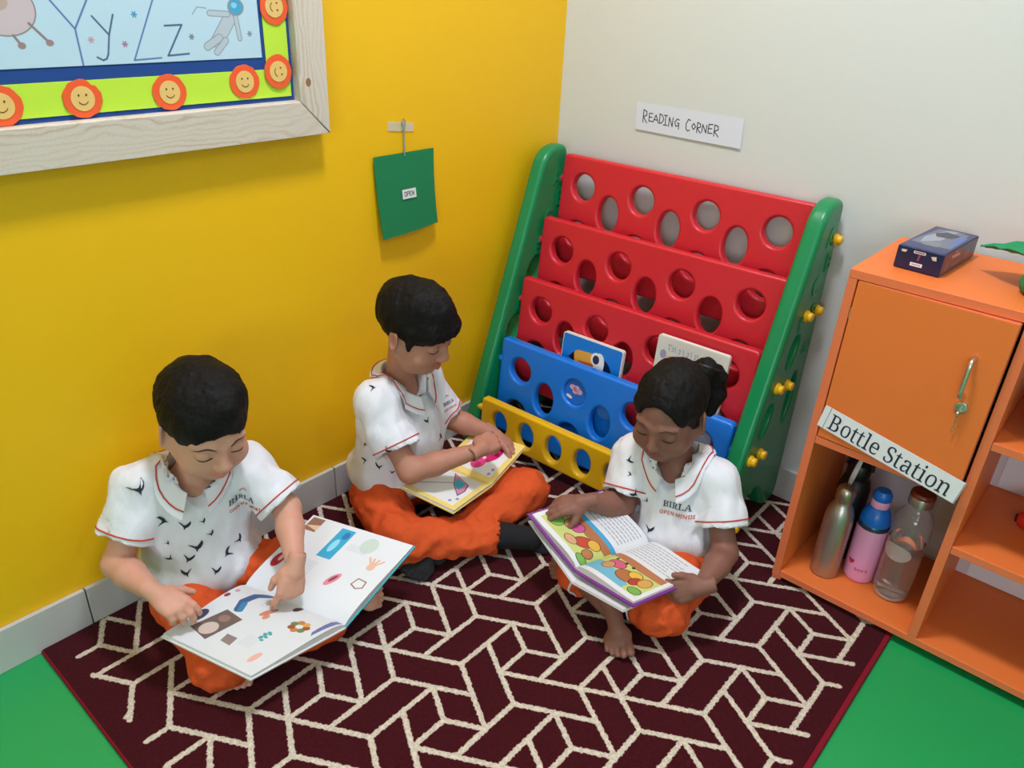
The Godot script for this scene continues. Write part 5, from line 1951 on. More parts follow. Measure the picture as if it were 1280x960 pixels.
	sf.plane(J.pelvis + up * opt.get("hem", 0.012), -up + fw * opt.get("hem_tilt", 0.0), 0.004)
	for s in ["r", "l"]:
		var S: Vector3 = J["s" + s]
		var E: Vector3 = J["e" + s]
		var ax := (E - S).normalized()
		var e: Vector3 = S + ax * opt.get("sleeve", 0.105)
		sf.cone(e - ax * 0.03, e + ax * 0.05, 0.036, 0.046, 0.003, 1)
	# neck opening with a short open placket
	var nup: Vector3 = (hbase - J.neck).normalized()
	sf.cone(J.neck - nup * 0.034, J.neck + nup * 0.12, 0.047, 0.075, 0.006, 1)
	sf.cone(J.neck + fw * 0.045 - up * 0.012, J.neck + fw * 0.100 - up * opt.get("vee", 0.062), 0.033, 0.010, 0.005, 1)
	var sb := MB.new()
	sf.out_to(sb)
	var so := part("shirt", sb, mats.white_cloth, t, "white polo shirt printed with black birds")
	for s in ["r", "l"]:
		var S: Vector3 = J["s" + s]
		var E: Vector3 = J["e" + s]
		var ax := (E - S).normalized()
		var st := MB.new()
		st.tube(ring_on(sf, S + ax * (opt.get("sleeve", 0.105) - 0.013), ax, 0.085), 0.0017, 6, false)
		part("sleeve_stripe", st, mats.red_stripe, so)
	# ---- collar: stands round the neck and folds over
	var NB := Basis(TB.x, nup, TB.x.cross(nup).normalized())
	var cg := []
	var under := []
	var line := []
	var na := 30
	var gap := 0.30
	for i in na + 1:
		var a := lerpf(gap, TAU - gap, float(i) / na)
		var front := pow(clampf(cos(a), 0, 1), 1.6)
		var d := NB * Vector3(sin(a), 0, cos(a))
		var sq := Vector3(sin(a) * 0.051, 0, cos(a) * 0.048 + 0.005)
		var base_p: Vector3 = J.neck + NB * sq - nup * (0.018 + 0.028 * front) + fw * 0.020 * front
		var h1 := lerpf(0.036, 0.024, front)
		var fall := lerpf(0.036, 0.050, front)
		var topp: Vector3 = base_p + nup * h1 + d * 0.001
		var mid: Vector3 = topp + d * 0.009 - nup * 0.002
		var low: Vector3 = topp + d * (0.028 + 0.004 * front) - nup * fall * 0.62 - up * 0.010 * front
		# rest the leaf on the shirt
		var half := mid.lerp(low, 0.5) + nup * 0.003
		var leaf := [mid, half, low]
		for k in 3:
			for rep in 10:
				var v := sf.at(leaf[k])
				if v > 0.0045: break
				leaf[k] += (sf.grad(leaf[k]) * 0.7 + nup * 0.5).normalized() * 0.0035
		cg.append([base_p, topp, leaf[0], leaf[1], leaf[2]])
		under.append([leaf[2] - nup * 0.002, leaf[1] - nup * 0.002, topp - nup * 0.003])
		line.append(leaf[1].lerp(leaf[2], 0.45) + (d + nup * 1.4).normalized() * 0.0018)
	var cm := MB.new()
	grid_surface(cm, cg, J.neck - nup * 0.06)
	grid_surface(cm, under, J.neck - nup * 0.06)
	var co := part("collar", cm, mats.white_cloth, so)
	cm = MB.new()
	cm.tube(line, 0.0015, 6)
	part("collar_stripe", cm, mats.red_stripe, co)
	last_shirt = sf
	last_shirt_node = so
	last_tb = TB
	return t

var last_shirt: Field
var last_shirt_node: Node3D
var last_tb: Basis

func hair_part(t: Node3D, style: String, hb: Basis, hs: float, head: Vector3) -> MeshInstance3D:
	var h := Field.new(Vector3(-0.115, -0.115, -0.175), Vector3(0.115, 0.148, 0.125), 0.0042)
	if style == "short":
		h.ell(Vector3(0, 0.037, -0.013), Vector3(0.0780, 0.083, 0.097), 0.01)
		h.ell(Vector3(0.02, 0.082, 0.02), Vector3(0.042, 0.034, 0.055), 0.025)
		h.ell(Vector3(0, -0.052, 0.092), Vector3(0.086, 0.088, 0.078), 0.006, Basis.IDENTITY, 1)
		h.plane(Vector3(0, -0.034, 0), Vector3(0, -1, 0.35).normalized(), 0.006)
	elif style == "bowl":
		h.ell(Vector3(0, 0.039, -0.012), Vector3(0.0800, 0.084, 0.100), 0.01)
		h.ell(Vector3(-0.012, 0.084, 0.025), Vector3(0.05, 0.038, 0.056), 0.025)
		h.ell(Vector3(0, 0.034, 0.066), Vector3(0.058, 0.030, 0.034), 0.03)
		h.ell(Vector3(0, -0.054, 0.096), Vector3(0.090, 0.083, 0.084), 0.005, Basis.IDENTITY, 1)
		h.plane(Vector3(0, -0.038, 0), Vector3(0, -1, 0.30).normalized(), 0.006)
		for s in [-1.0, 1.0]: h.cone(Vector3(s * 0.066, 0.03, 0.022), Vector3(s * 0.0635, -0.020, 0.029), 0.014, 0.004, 0.008)
	else:
		h.ell(Vector3(0, 0.034, -0.014), Vector3(0.0760, 0.081, 0.0955), 0.01)
		h.ell(Vector3(0, -0.030, 0.104), Vector3(0.067, 0.104, 0.074), 0.006, Basis.IDENTITY, 1)
		h.plane(Vector3(0, -0.042, 0), Vector3(0, -1, 0.45).normalized(), 0.008)
	for s in [-1.0, 1.0]:
		h.ell(Vector3(s * 0.085, -0.014, -0.003), Vector3(0.022, 0.030, 0.021), 0.004, Basis.IDENTITY, 1)
	if style == "tied":
		for s in [-1.0, 1.0]:
			h.cone(Vector3(s * 0.057, 0.040, 0.032), Vector3(s * 0.0620, 0.000, 0.016), 0.0115, 0.010, 0.012)
			h.cone(Vector3(s * 0.0620, 0.000, 0.016), Vector3(s * 0.0655, -0.018, -0.004), 0.010, 0.006, 0.01)
		var tie := Vector3(0.034, 0.052, -0.098)
		h.ell(tie + Vector3(0.004, 0.006, -0.006), Vector3(0.026, 0.024, 0.022), 0.012)
		h.cone(tie + Vector3(0.006, 0.004, -0.010), Vector3(0.052, 0.028, -0.122), 0.022, 0.025, 0.012)
		h.cone(Vector3(0.052, 0.028, -0.122), Vector3(0.058, -0.015, -0.118), 0.025, 0.024, 0.012)
		h.cone(Vector3(0.058, -0.015, -0.118), Vector3(0.056, -0.060, -0.100), 0.024, 0.012, 0.012)
	h.ripple(0.0040, noise_a, Vector3(26, 9, 26))
	h.ripple(0.0022, noise_a, Vector3(120, 22, 120))
	var mb := MB.new()
	h.out_to(mb)
	var w := MB.new()
	w.add(mb, Transform3D(hb * hs, head))
	return part("hair", w, mats.hair, t, "short black hair" if style != "tied" else "black hair pulled back into a ponytail")

func page_pic(bg: Color) -> Pic:
	# u from the spine outwards, v from the reader away
	return Pic.new(384, 384, Vector2(0, 0), Vector2(1, 1), bg)

func people() -> void:
	noise_a = FastNoiseLite.new()
	noise_a.seed = 17
	noise_a.frequency = 1.0
	noise_a.fractal_octaves = 2
	var weave := bump_tex(0.4, 1.5, 12, 256, 2)
	mats.white_cloth = bumped(mat(srgb(226, 230, 236), 0.9, 0.0, 0.2), weave, 22.0, 0.25)
	mats.orange_cloth = bumped(mat(srgb(216, 90, 46), 0.9, 0.0, 0.2), weave, 22.0, 0.3)
	mats.red_stripe = mat(srgb(196, 70, 58), 0.9)
	mats.bird_ink = mat(srgb(44, 46, 58), 0.9)
	mats.brick_ink = mat(srgb(206, 104, 78), 0.9)
	mats.grey_ink = mat(srgb(84, 84, 98), 0.9)
	mats.brow = mat(srgb(58, 42, 36), 0.8)
	mats.hair = bumped(mat(srgb(17, 15, 15), 0.6, 0.0, 0.3), bump_tex(0.12, 3.0, 14, 256, 2), 26.0, 0.9)
	mats.hair.uv1_scale = Vector3(30, 3.5, 30)
	mats.page_edge = mat(srgb(226, 226, 226), 0.8)
	mats.black_sock = bumped(mat(srgb(24, 24, 28), 0.9), weave, 30.0, 0.4)
	build_head()
	boy_by_wall()
	boy_in_corner()
	girl()
	reader_books()

# a foot set down on the rug
func set_foot(m: MB, xf: Transform3D) -> Array:
	var low := 1e9
	for p in m.v: low = minf(low, (xf * p).y)
	xf.origin.y += maxf(0.0096 - low, 0.0)
	return [m, xf]

func boy_by_wall() -> void:
	var J := {head = Vector3(0.182, 0.491, 1.300), neck = Vector3(0.132, 0.375, 1.318), chest = Vector3(0.118, 0.272, 1.318), pelvis = Vector3(0.120, 0.088, 1.322),
		sr = Vector3(0.098, 0.352, 1.416), sl = Vector3(0.166, 0.338, 1.214), er = Vector3(0.112, 0.208, 1.492), wr = Vector3(0.252, 0.214, 1.482), el = Vector3(0.255, 0.258, 1.185), wl = Vector3(0.374, 0.212, 1.252),
		hr = Vector3(0.135, 0.085, 1.385), hl = Vector3(0.165, 0.085, 1.262), kr = Vector3(0.345, 0.062, 1.425), kl = Vector3(0.345, 0.085, 1.105), ar = Vector3(0.405, 0.050, 1.175), al = Vector3(0.335, 0.046, 1.33)}
	var hb := head_basis(Vector3(0.98, 0, 0.16), deg_to_rad(19), 0.0)
	var o := {cuff_r = 0.97, cuff_l = 0.8}
	var rh := hand_mb(-1.0, [[18, 30, 18], [26, 38, 22], [34, 42, 26], [42, 44, 28]], Vector3(0.85, 0.6, -0.35), 0.3)
	var lh := hand_mb(1.0, [[30, 14, 8], [58, 70, 40], [64, 76, 44], [68, 76, 44]], Vector3(0.55, 0.75, -0.45), 0.5)
	o.hands = [[rh, limb_frame(J.wr, Vector3(0.90, -0.30, -0.30), Vector3(0.25, 0.95, 0.1))], [lh, limb_frame(J.wl, Vector3(0.22, -0.74, 0.42), Vector3(0.90, 0.35, 0.25))]]
	o.feet = [set_foot(foot_mb(-1.0), limb_frame(J.ar, Vector3(0.06, -0.10, -0.95), Vector3(0.55, 0.8, 0))), set_foot(foot_mb(1.0, 0.95), limb_frame(J.al, Vector3(0.50, -0.12, 0.70), Vector3(0.3, 0.9, -0.2)))]
	var t := child("boy in white bird polo and orange trousers pointing at a large open picture book", J, srgb(212, 158, 136), hb, 1.05, o)
	hair_part(t, "short", hb, 1.05, J.head)
	shirt_print([[0.138, 0.374, 1.4300, 0.0205, 0.15, 1], [0.161, 0.297, 1.406, 0.0155, 1.2, 1], [0.1855, 0.281, 1.3745, 0.0155, -0.3, 1], [0.2025, 0.2845, 1.3455, 0.0085, 0.2, 1], [0.209, 0.25, 1.3365, 0.0095, 0.1, 1], [0.2055, 0.2005, 1.2775, 0.0135, 0.4, 1], [0.2125, 0.186, 1.3095, 0.0155, -0.9, -1], [0.2005, 0.2255, 1.366, 0.0185, -0.1, 1], [0.168, 0.244, 1.409, 0.006, 0.4, 1], [0.17, 0.2085, 1.411, 0.009, 0.9, -1], [0.191, 0.2015, 1.383, 0.0145, -0.6, 1], [0.1925, 0.172, 1.3935, 0.0135, 0.2, -1], [0.219, 0.1635, 1.344, 0.0125, -0.5, 1]], Vector3(0.2130, 0.302, 1.262), Vector3(0.2070, 0.283, 1.2610), Vector3(0.214, 0.319, 1.258), 0.8)

# flock and school emblem on the shirt just made; each bird: place, half span, turn, mirrored
func shirt_print(birds: Array, word: Vector3, motto: Vector3, sun: Vector3, size := 1.0) -> void:
	var fd := last_shirt
	for b in birds:
		bird_on(fd, last_shirt_node, Vector3(b[0], b[1], b[2]), last_tb.x, b[3], b[4], b[5])
	text_on(fd, last_shirt_node, "BIRLA", word, last_tb.x, fd.grad(word), 0.062 * size, "Droid Serif", mats.grey_ink, "printed_word")
	text_on(fd, last_shirt_node, "OPEN MINDS", motto, last_tb.x, fd.grad(motto), 0.076 * size, "Droid Sans", mats.brick_ink, "printed_motto")
	var mb := MB.new()
	for i in 9:
		var a := PI * (0.08 + 0.84 * i / 8.0)
		var d := Vector2(cos(a), sin(a))
		var e := d.orthogonal() * 0.0007
		lay_on(fd, mb, PackedVector2Array([d * 0.0055 - e, d * 0.0105 - e, d * 0.0105 + e, d * 0.0055 + e]), PackedInt32Array([0, 1, 2, 0, 2, 3]), sun, last_tb.x, fd.grad(sun), size)
	part("printed_sun", mb, mats.brick_ink, last_shirt_node)

func boy_in_corner() -> void:
	var J := {head = Vector3(0.233, 0.552, 0.790), neck = Vector3(0.176, 0.408, 0.792), chest = Vector3(0.158, 0.295, 0.792), pelvis = Vector3(0.150, 0.088, 0.80),
		sr = Vector3(0.196, 0.380, 0.886), sl = Vector3(0.156, 0.362, 0.704), er = Vector3(0.312, 0.236, 0.886), wr = Vector3(0.404, 0.276, 0.748), el = Vector3(0.200, 0.240, 0.650), wl = Vector3(0.305, 0.212, 0.590),
		hr = Vector3(0.165, 0.085, 0.865), hl = Vector3(0.175, 0.085, 0.735), kr = Vector3(0.345, 0.082, 0.945), kl = Vector3(0.440, 0.098, 0.600), ar = Vector3(0.490, 0.058, 0.735), al = Vector3(0.400, 0.052, 0.850)}
	var hb := head_basis(Vector3(0.96, 0, -0.22), deg_to_rad(16), 0.0)
	var o := {cuff_r = 0.92, cuff_l = 0.85, sleeve = 0.125, hem_depth = 0.12, belly = 0.045}
	var rh := hand_mb(-1.0, [[28, 40, 20], [40, 52, 28], [46, 58, 30], [50, 60, 30]], Vector3(0.5, 0.8, -0.5), 0.5)
	var lh := hand_mb(1.0, [[20, 20, 12], [22, 24, 14], [24, 26, 14], [26, 28, 16]], Vector3(0.7, 0.7, -0.1), 0.3)
	o.hands = [[rh, limb_frame(J.wr, Vector3(-0.02, 0.06, -0.98), Vector3(0.45, 0.88, 0.0))], [lh, limb_frame(J.wl, Vector3(0.75, -0.25, -0.1), Vector3(0.1, 0.9, -0.3))]]
	var t := child("boy in the corner with orange trousers and black socks reading a yellow board book", J, srgb(182, 128, 107), hb, 0.98, o)
	hair_part(t, "bowl", hb, 0.98, J.head)
	var br := MB.new()
	var ax: Vector3 = (J.wr - J.er).normalized()
	var x := ax.cross(Vector3.UP).normalized()
	var y := ax.cross(x)
	var rg := []
	for i in 19: rg.append(J.wr - ax * 0.008 + (x * cos(TAU * i / 18.0) + y * sin(TAU * i / 18.0)) * 0.0205)
	br.tube(rg, 0.0014, 6, false)
	shirt_print([[0.2085, 0.4275, 0.904, 0.011, 0.6, 1], [0.2305, 0.3685, 0.806, 0.012, -0.9, 1], [0.2465, 0.333, 0.795, 0.0125, -1.1, 1], [0.259, 0.31, 0.7815, 0.011, 0.3, -1], [0.266, 0.2495, 0.742, 0.0125, 0.9, 1], [0.286, 0.304, 0.9315, 0.011, -1.4, 1], [0.211, 0.2075, 0.897, 0.014, 0.5, -1], [0.172, 0.2135, 0.9095, 0.012, 0.2, 1], [0.255, 0.204, 0.8555, 0.009, 0.1, 1], [0.2385, 0.196, 0.8795, 0.008, -0.3, 1], [0.2585, 0.1775, 0.841, 0.018, -0.5, -1], [0.215, 0.135, 0.906, 0.0165, 0.2, 1], [0.1785, 0.263, 0.9095, 0.009, 0.4, 1]], Vector3(0.2285, 0.309, 0.678), Vector3(0.2325, 0.294, 0.678), Vector3(0.2255, 0.323, 0.678), 0.62)
	part("bracelet", br, mat(srgb(170, 60, 50), 0.8), t, "thin red thread bracelet")
	# socks
	var sk := MB.new()
	var fs := set_foot(foot_mb(-1.0, 1.04, false), limb_frame(J.ar, Vector3(0.60, -0.06, -0.62), Vector3(0.3, 0.85, 0.2)))
	sk.add(fs[0], fs[1])
	var sf := Field.new(Vector3(0.36, 0.0, 0.62), Vector3(0.60, 0.14, 0.88), 0.006)
	sf.cone(Vector3(J.kr).lerp(J.ar, 0.82), J.ar, 0.029, 0.030, 0.01)
	sf.cone(J.ar, Vector3(0.535, 0.050, 0.69), 0.031, 0.029, 0.01)
	sf.out_to(sk)
	part("sock", sk, mats.black_sock, t, "black ribbed sock")
	sk = MB.new()
	fs = set_foot(foot_mb(1.0, 1.04, false), limb_frame(J.al, Vector3(0.16, -0.10, 0.85), Vector3(0.5, 0.8, 0.1)))
	sk.add(fs[0], fs[1])
	sf = Field.new(Vector3(0.33, 0.0, 0.74), Vector3(0.47, 0.12, 0.94), 0.006)
	sf.cone(Vector3(J.kl).lerp(J.al, 0.82), J.al, 0.029, 0.030, 0.01)
	sf.cone(J.al, Vector3(0.408, 0.042, 0.89), 0.030, 0.025, 0.01)
	sf.out_to(sk)
	part("sock", sk, mats.black_sock, t)

func girl() -> void:
	var J := {head = Vector3(0.780, 0.456, 0.541), neck = Vector3(0.797, 0.328, 0.497), chest = Vector3(0.803, 0.236, 0.492), pelvis = Vector3(0.822, 0.086, 0.505),
		sr = Vector3(0.698, 0.300, 0.520), sl = Vector3(0.896, 0.302, 0.486), er = Vector3(0.722, 0.195, 0.590), wr = Vector3(0.682, 0.238, 0.690), el = Vector3(0.968, 0.168, 0.540), wl = Vector3(0.984, 0.166, 0.672),
		hr = Vector3(0.765, 0.082, 0.545), hl = Vector3(0.885, 0.082, 0.535), kr = Vector3(0.715, 0.072, 0.715), kl = Vector3(0.915, 0.078, 0.705), ar = Vector3(0.815, 0.058, 0.755), al = Vector3(0.730, 0.042, 0.690)}
	var hb := head_basis(Vector3(0.15, 0, 1.0), deg_to_rad(14), 0.0)
	var o := {cuff_r = 0.3, cuff_l = 0.3, piping = true, sleeve = 0.10, hem_depth = 0.10}
	var rh := hand_mb(-1.0, [[14, 16, 10], [18, 18, 10], [22, 20, 12], [26, 24, 14]], Vector3(0.75, 0.6, -0.5), 0.3)
	var lh := hand_mb(1.0, [[30, 35, 20], [34, 38, 22], [38, 40, 24], [42, 42, 26]], Vector3(0.55, 0.8, 0.25), 0.2)
	o.hands = [[rh, limb_frame(J.wr, Vector3(-0.62, -0.18, 0.62), Vector3(0.1, 0.95, 0.25))], [lh, limb_frame(J.wl, Vector3(-0.60, -0.22, 0.62), Vector3(0.60, 0.35, 0.55))]]
	o.feet = [set_foot(foot_mb(-1.0), limb_frame(J.ar, Vector3(0.48, -0.20, 0.50), Vector3(-0.3, 0.85, 0.3))), set_foot(foot_mb(1.0, 0.95), limb_frame(J.al, Vector3(-0.88, -0.06, 0.22), Vector3(0, 0.9, 0.3)))]
	var t := child("girl with a black ponytail in white bird polo holding a purple open storybook", J, srgb(136, 94, 81), hb, 1.0, o)
	hair_part(t, "tied", hb, 1.0, J.head)
	shirt_print([[0.754, 0.251, 0.5985, 0.0135, 1.0, -1], [0.777, 0.2325, 0.5795, 0.008, 0.6, 1], [0.7545, 0.179, 0.5645, 0.0065, 0.9, 1], [0.8055, 0.175, 0.595, 0.0145, -0.3, 1], [0.7155, 0.3125, 0.573, 0.0115, -1.3, 1], [0.73, 0.2865, 0.5875, 0.0075, 1.3, 1]], Vector3(0.8475, 0.2485, 0.5700), Vector3(0.852, 0.228, 0.572), Vector3(0.8530, 0.2705, 0.5565))
	var hx := Transform3D(hb * 1.0, J.head)
	var mb := MB.new()
	var tie := Vector3(0.034, 0.052, -0.098)
	var rg := []
	for i in 17:
		var a := TAU * i / 16.0
		rg.append(hx * (tie + Vector3(0.004, 0.004, -0.012) + Vector3(cos(a) * 0.027, sin(a) * 0.019, sin(a) * 0.019)))
	mb.tube(rg, 0.004, 8, false)
	part("hair_band", mb, mats.black_plastic, t)
	mb = MB.new()
	mb.lathe([Vector2(0, -0.002), Vector2(0.0018, -0.0012), Vector2(0.0022, 0), Vector2(0.0018, 0.0012), Vector2(0, 0.002)], 10, hx * Vector3(0.0785, -0.038, 0.001))
	part("ear_stud", mb, mat(srgb(220, 180, 90), 0.25, 1.0), t)

func reader_books() -> void:
	# large hardback of pictures on the first boy's knees
	var L := page_pic(srgb(218, 224, 226))
	L.oval(Vector2(0.64, 0.05), 0.10, 0.05, srgb(56, 60, 92))
	L.poly([Vector2(0.80, 0.10), Vector2(0.45, 0.18), Vector2(0.49, 0.38), Vector2(0.86, 0.33)], srgb(108, 92, 84))
	L.oval(Vector2(0.73, 0.24), 0.09, 0.075, srgb(206, 190, 178))
	L.oval(Vector2(0.56, 0.25), 0.05, 0.05, srgb(150, 116, 104))
	L.poly([Vector2(0.80, 0.44), Vector2(0.70, 0.42), Vector2(0.70, 0.53), Vector2(0.81, 0.55)], srgb(140, 124, 120))
	L.path([Vector2(0.40, 0.25), Vector2(0.28, 0.20), Vector2(0.14, 0.22), Vector2(0.05, 0.30)], 0.07, srgb(66, 96, 140))
	L.path([Vector2(0.40, 0.27), Vector2(0.30, 0.23)], 0.05, srgb(60, 130, 176))
	L.oval(Vector2(0.28, 0.03), 0.035, 0.02, srgb(150, 40, 64))
	L.oval(Vector2(0.17, 0.05), 0.025, 0.02, srgb(206, 150, 168))
	L.oval(Vector2(0.28, 0.47), 0.09, 0.03, srgb(206, 132, 112), -0.3)
	L.oval(Vector2(0.35, 0.50), 0.04, 0.025, srgb(214, 144, 122))
	L.oval(Vector2(0.08, 0.60), 0.06, 0.028, srgb(70, 52, 52))
	for i in 7:
		L.oval(Vector2(0.30 + 0.06 * cos(i * 0.9), 0.80 + 0.06 * sin(i * 0.9)), 0.032, 0.03, [srgb(196, 128, 70), srgb(104, 134, 84), srgb(160, 84, 48), srgb(214, 164, 90)][i % 4])
	for i in 8:
		L.oval(Vector2(0.50 + 0.016 * i, 0.68 + 0.02 * sin(i * 2.0)), 0.014, 0.018, srgb(66, 160, 168))
	L.oval(Vector2(0.81, 0.83), 0.075, 0.03, srgb(232, 178, 162))
	for i in 5:
		L.line(Vector2(0.1, 0.34 + 0.03 * i), Vector2(0.24, 0.36 + 0.03 * i), 0.006, srgb(186, 196, 204))
		L.line(Vector2(0.6, 0.58 + 0.025 * i), Vector2(0.75, 0.59 + 0.025 * i), 0.005, srgb(192, 202, 208))
	L.poly([Vector2(0.0, 0.92), Vector2(0.30, 0.93), Vector2(0.35, 0.96), Vector2(0.0, 0.98)], srgb(108, 112, 176))
	var R := page_pic(srgb(224, 230, 234))
	R.poly([Vector2(0.80, 0.02), Vector2(0.98, 0.02), Vector2(0.98, 0.14), Vector2(0.80, 0.14)], srgb(150, 106, 84))
	R.poly([Vector2(0.82, 0.14), Vector2(0.86, 0.02), Vector2(0.9, 0.14)], srgb(226, 196, 160))
	R.poly([Vector2(0.55, 0.33), Vector2(0.95, 0.33), Vector2(0.95, 0.47), Vector2(0.55, 0.47)], srgb(40, 166, 208))
	R.oval(Vector2(0.72, 0.39), 0.09, 0.03, srgb(140, 220, 240))
	R.oval(Vector2(0.87, 0.42), 0.05, 0.03, srgb(22, 118, 180))
	R.oval(Vector2(0.84, 0.67), 0.10, 0.075, srgb(196, 216, 206))
	for i in 4: R.line(Vector2(0.62, 0.83), Vector2(0.72, 0.76 + 0.045 * i), 0.018, srgb(228, 180, 152))
	R.oval(Vector2(0.62, 0.83), 0.045, 0.035, srgb(230, 186, 158))
	R.path([Vector2(0.35, 0.86), Vector2(0.38, 0.80), Vector2(0.46, 0.82), Vector2(0.45, 0.90), Vector2(0.38, 0.91), Vector2(0.35, 0.86)], 0.012, srgb(150, 110, 96))
	R.oval(Vector2(0.36, 0.63), 0.09, 0.035, srgb(222, 132, 148), 0.35)
	R.oval(Vector2(0.37, 0.63), 0.05, 0.015, srgb(126, 60, 76), 0.35)
	R.oval(Vector2(0.37, 0.08), 0.10, 0.045, srgb(184, 40, 52))
	R.oval(Vector2(0.40, 0.09), 0.05, 0.018, srgb(236, 190, 176))
	for i in 9:
		R.line(Vector2(0.30, 0.22 + 0.022 * i), Vector2(0.48, 0.22 + 0.022 * i), 0.006, srgb(192, 202, 210))
		R.line(Vector2(0.72, 0.52 + 0.02 * i), Vector2(0.80, 0.52 + 0.02 * i), 0.006, srgb(196, 206, 212))
	var cv := bumped(mat(srgb(46, 178, 196), 0.4), bump_tex(0.2, 1.0, 41), 8.0, 0.1)
	open_book("picture_book", "large hardback picture book with turquoise cover open across the boy's knees by the yellow wall", Vector3(0.261, 0.120, 1.306), Vector3(0.480, 0.095, 1.219), Vector3(0.290, 0.142, 1.498), Vector3(0.472, 0.112, 1.428), Vector3(0.231, 0.180, 1.106), Vector3(0.452, 0.160, 1.004), 0.012, 0.006, L.tex(), R.tex(), cv, 0.003, mats.page_edge)
	# square yellow board book of the boy in the corner
	var yl := srgb(240, 214, 120)
	L = page_pic(yl)
	L.poly([Vector2(0.1, 0.1), Vector2(0.9, 0.1), Vector2(0.9, 0.9), Vector2(0.1, 0.9)], srgb(232, 234, 230))
	L.line(Vector2(0.74, 0.10), Vector2(0.36, 0.56), 0.014, srgb(96, 78, 110))
	L.poly([Vector2(0.13, 0.36), Vector2(0.24, 0.60), Vector2(0.30, 0.76), Vector2(0.48, 0.82), Vector2(0.66, 0.80), Vector2(0.44, 0.56)], srgb(92, 78, 130))
	L.poly([Vector2(0.15, 0.39), Vector2(0.25, 0.60), Vector2(0.31, 0.74), Vector2(0.48, 0.80), Vector2(0.62, 0.78), Vector2(0.44, 0.58)], srgb(226, 140, 164))
	L.poly([Vector2(0.24, 0.48), Vector2(0.30, 0.70), Vector2(0.52, 0.72), Vector2(0.44, 0.58)], srgb(56, 178, 206))
	L.oval(Vector2(0.82, 0.78), 0.032, 0.028, srgb(160, 150, 190))
	L.oval(Vector2(0.72, 0.85), 0.032, 0.028, srgb(160, 150, 190))
	R = page_pic(yl)
	R.poly([Vector2(0.1, 0.1), Vector2(0.9, 0.1), Vector2(0.9, 0.9), Vector2(0.1, 0.9)], srgb(234, 236, 234))
	R.oval(Vector2(0.56, 0.60), 0.24, 0.16, srgb(206, 24, 108), 0.35)
	R.oval(Vector2(0.30, 0.52), 0.14, 0.12, srgb(226, 60, 136), 0.2)
	R.oval(Vector2(0.44, 0.55), 0.035, 0.03, srgb(246, 200, 214))
	R.oval(Vector2(0.15, 0.83), 0.032, 0.028, srgb(160, 150, 190))
	R.oval(Vector2(0.26, 0.84), 0.032, 0.028, srgb(160, 150, 190))
	R.oval(Vector2(0.84, 0.17), 0.032, 0.028, srgb(160, 150, 190))
	R.oval(Vector2(0.74, 0.16), 0.032, 0.028, srgb(160, 150, 190))
	cv = mat(yl, 0.45)
	open_book("board_book", "square yellow board book open at an umbrella on the corner boy's lap", Vector3(0.287, 0.182, 0.758), Vector3(0.414, 0.157, 0.709), Vector3(0.302, 0.192, 0.902), Vector3(0.424, 0.157, 0.852), Vector3(0.243, 0.192, 0.590), Vector3(0.383, 0.182, 0.545), 0.003, 0.006, L.tex(), R.tex(), cv, 0.002)
	# the girl's storybook, purple covers
	var story := func(v0: float, v1: float) -> Pic:
		var p := page_pic(srgb(222, 226, 230))
		p.poly([Vector2(0.0, v0), Vector2(0.93, v0), Vector2(0.93, v1), Vector2(0.0, v1)], srgb(196, 206, 120))
		return p
	L = story.call(0.50, 0.93)
	L.poly([Vector2(0.0, 0.46), Vector2(0.95, 0.46), Vector2(0.95, 0.52), Vector2(0.0, 0.52)], srgb(64, 164, 210))
	L.poly([Vector2(0.02, 0.52), Vector2(0.80, 0.52), Vector2(0.78, 0.62), Vector2(0.40, 0.66), Vector2(0.02, 0.62)], srgb(176, 112, 70))
	L.blob(Vector2(0.64, 0.68), 0.10, 0.08, srgb(196, 140, 96))
	L.blob(Vector2(0.54, 0.66), 0.08, 0.07, srgb(206, 84, 150))
	L.blob(Vector2(0.30, 0.74), 0.12, 0.08, srgb(190, 66, 46), 0.5)
	L.blob(Vector2(0.20, 0.66), 0.09, 0.06, srgb(222, 176, 64))
	L.blob(Vector2(0.12, 0.80), 0.07, 0.06, srgb(182, 120, 72))
	L.blob(Vector2(0.42, 0.84), 0.10, 0.05, srgb(206, 160, 120))
	L.blob(Vector2(0.80, 0.80), 0.12, 0.08, srgb(132, 186, 84))
	L.blob(Vector2(0.08, 0.90), 0.10, 0.04, srgb(122, 176, 80))
	R = story.call(0.46, 0.93)
	R.poly([Vector2(0.0, 0.46), Vector2(0.93, 0.46), Vector2(0.93, 0.56), Vector2(0.5, 0.58), Vector2(0.0, 0.54)], srgb(182, 118, 80))
	R.poly([Vector2(0.0, 0.70), Vector2(0.3, 0.74), Vector2(0.7, 0.84), Vector2(0.7, 0.93), Vector2(0.0, 0.93)], srgb(110, 180, 206))
	R.blob(Vector2(0.30, 0.66), 0.12, 0.07, srgb(206, 92, 130))
	R.blob(Vector2(0.24, 0.74), 0.07, 0.07, srgb(206, 150, 104))
	R.blob(Vector2(0.56, 0.74), 0.15, 0.09, srgb(178, 112, 64))
	R.blob(Vector2(0.62, 0.66), 0.09, 0.06, srgb(226, 184, 70))
	R.blob(Vector2(0.70, 0.74), 0.06, 0.07, srgb(180, 62, 44))
	R.blob(Vector2(0.80, 0.68), 0.08, 0.08, srgb(214, 160, 82))
	R.blob(Vector2(0.84, 0.86), 0.09, 0.05, srgb(120, 176, 84))
	for k in [0.20, 0.36, 0.48]: R.blob(Vector2(k, 0.58), 0.012, 0.01, srgb(40, 36, 40))
	var rg := RandomNumberGenerator.new()
	rg.seed = 8
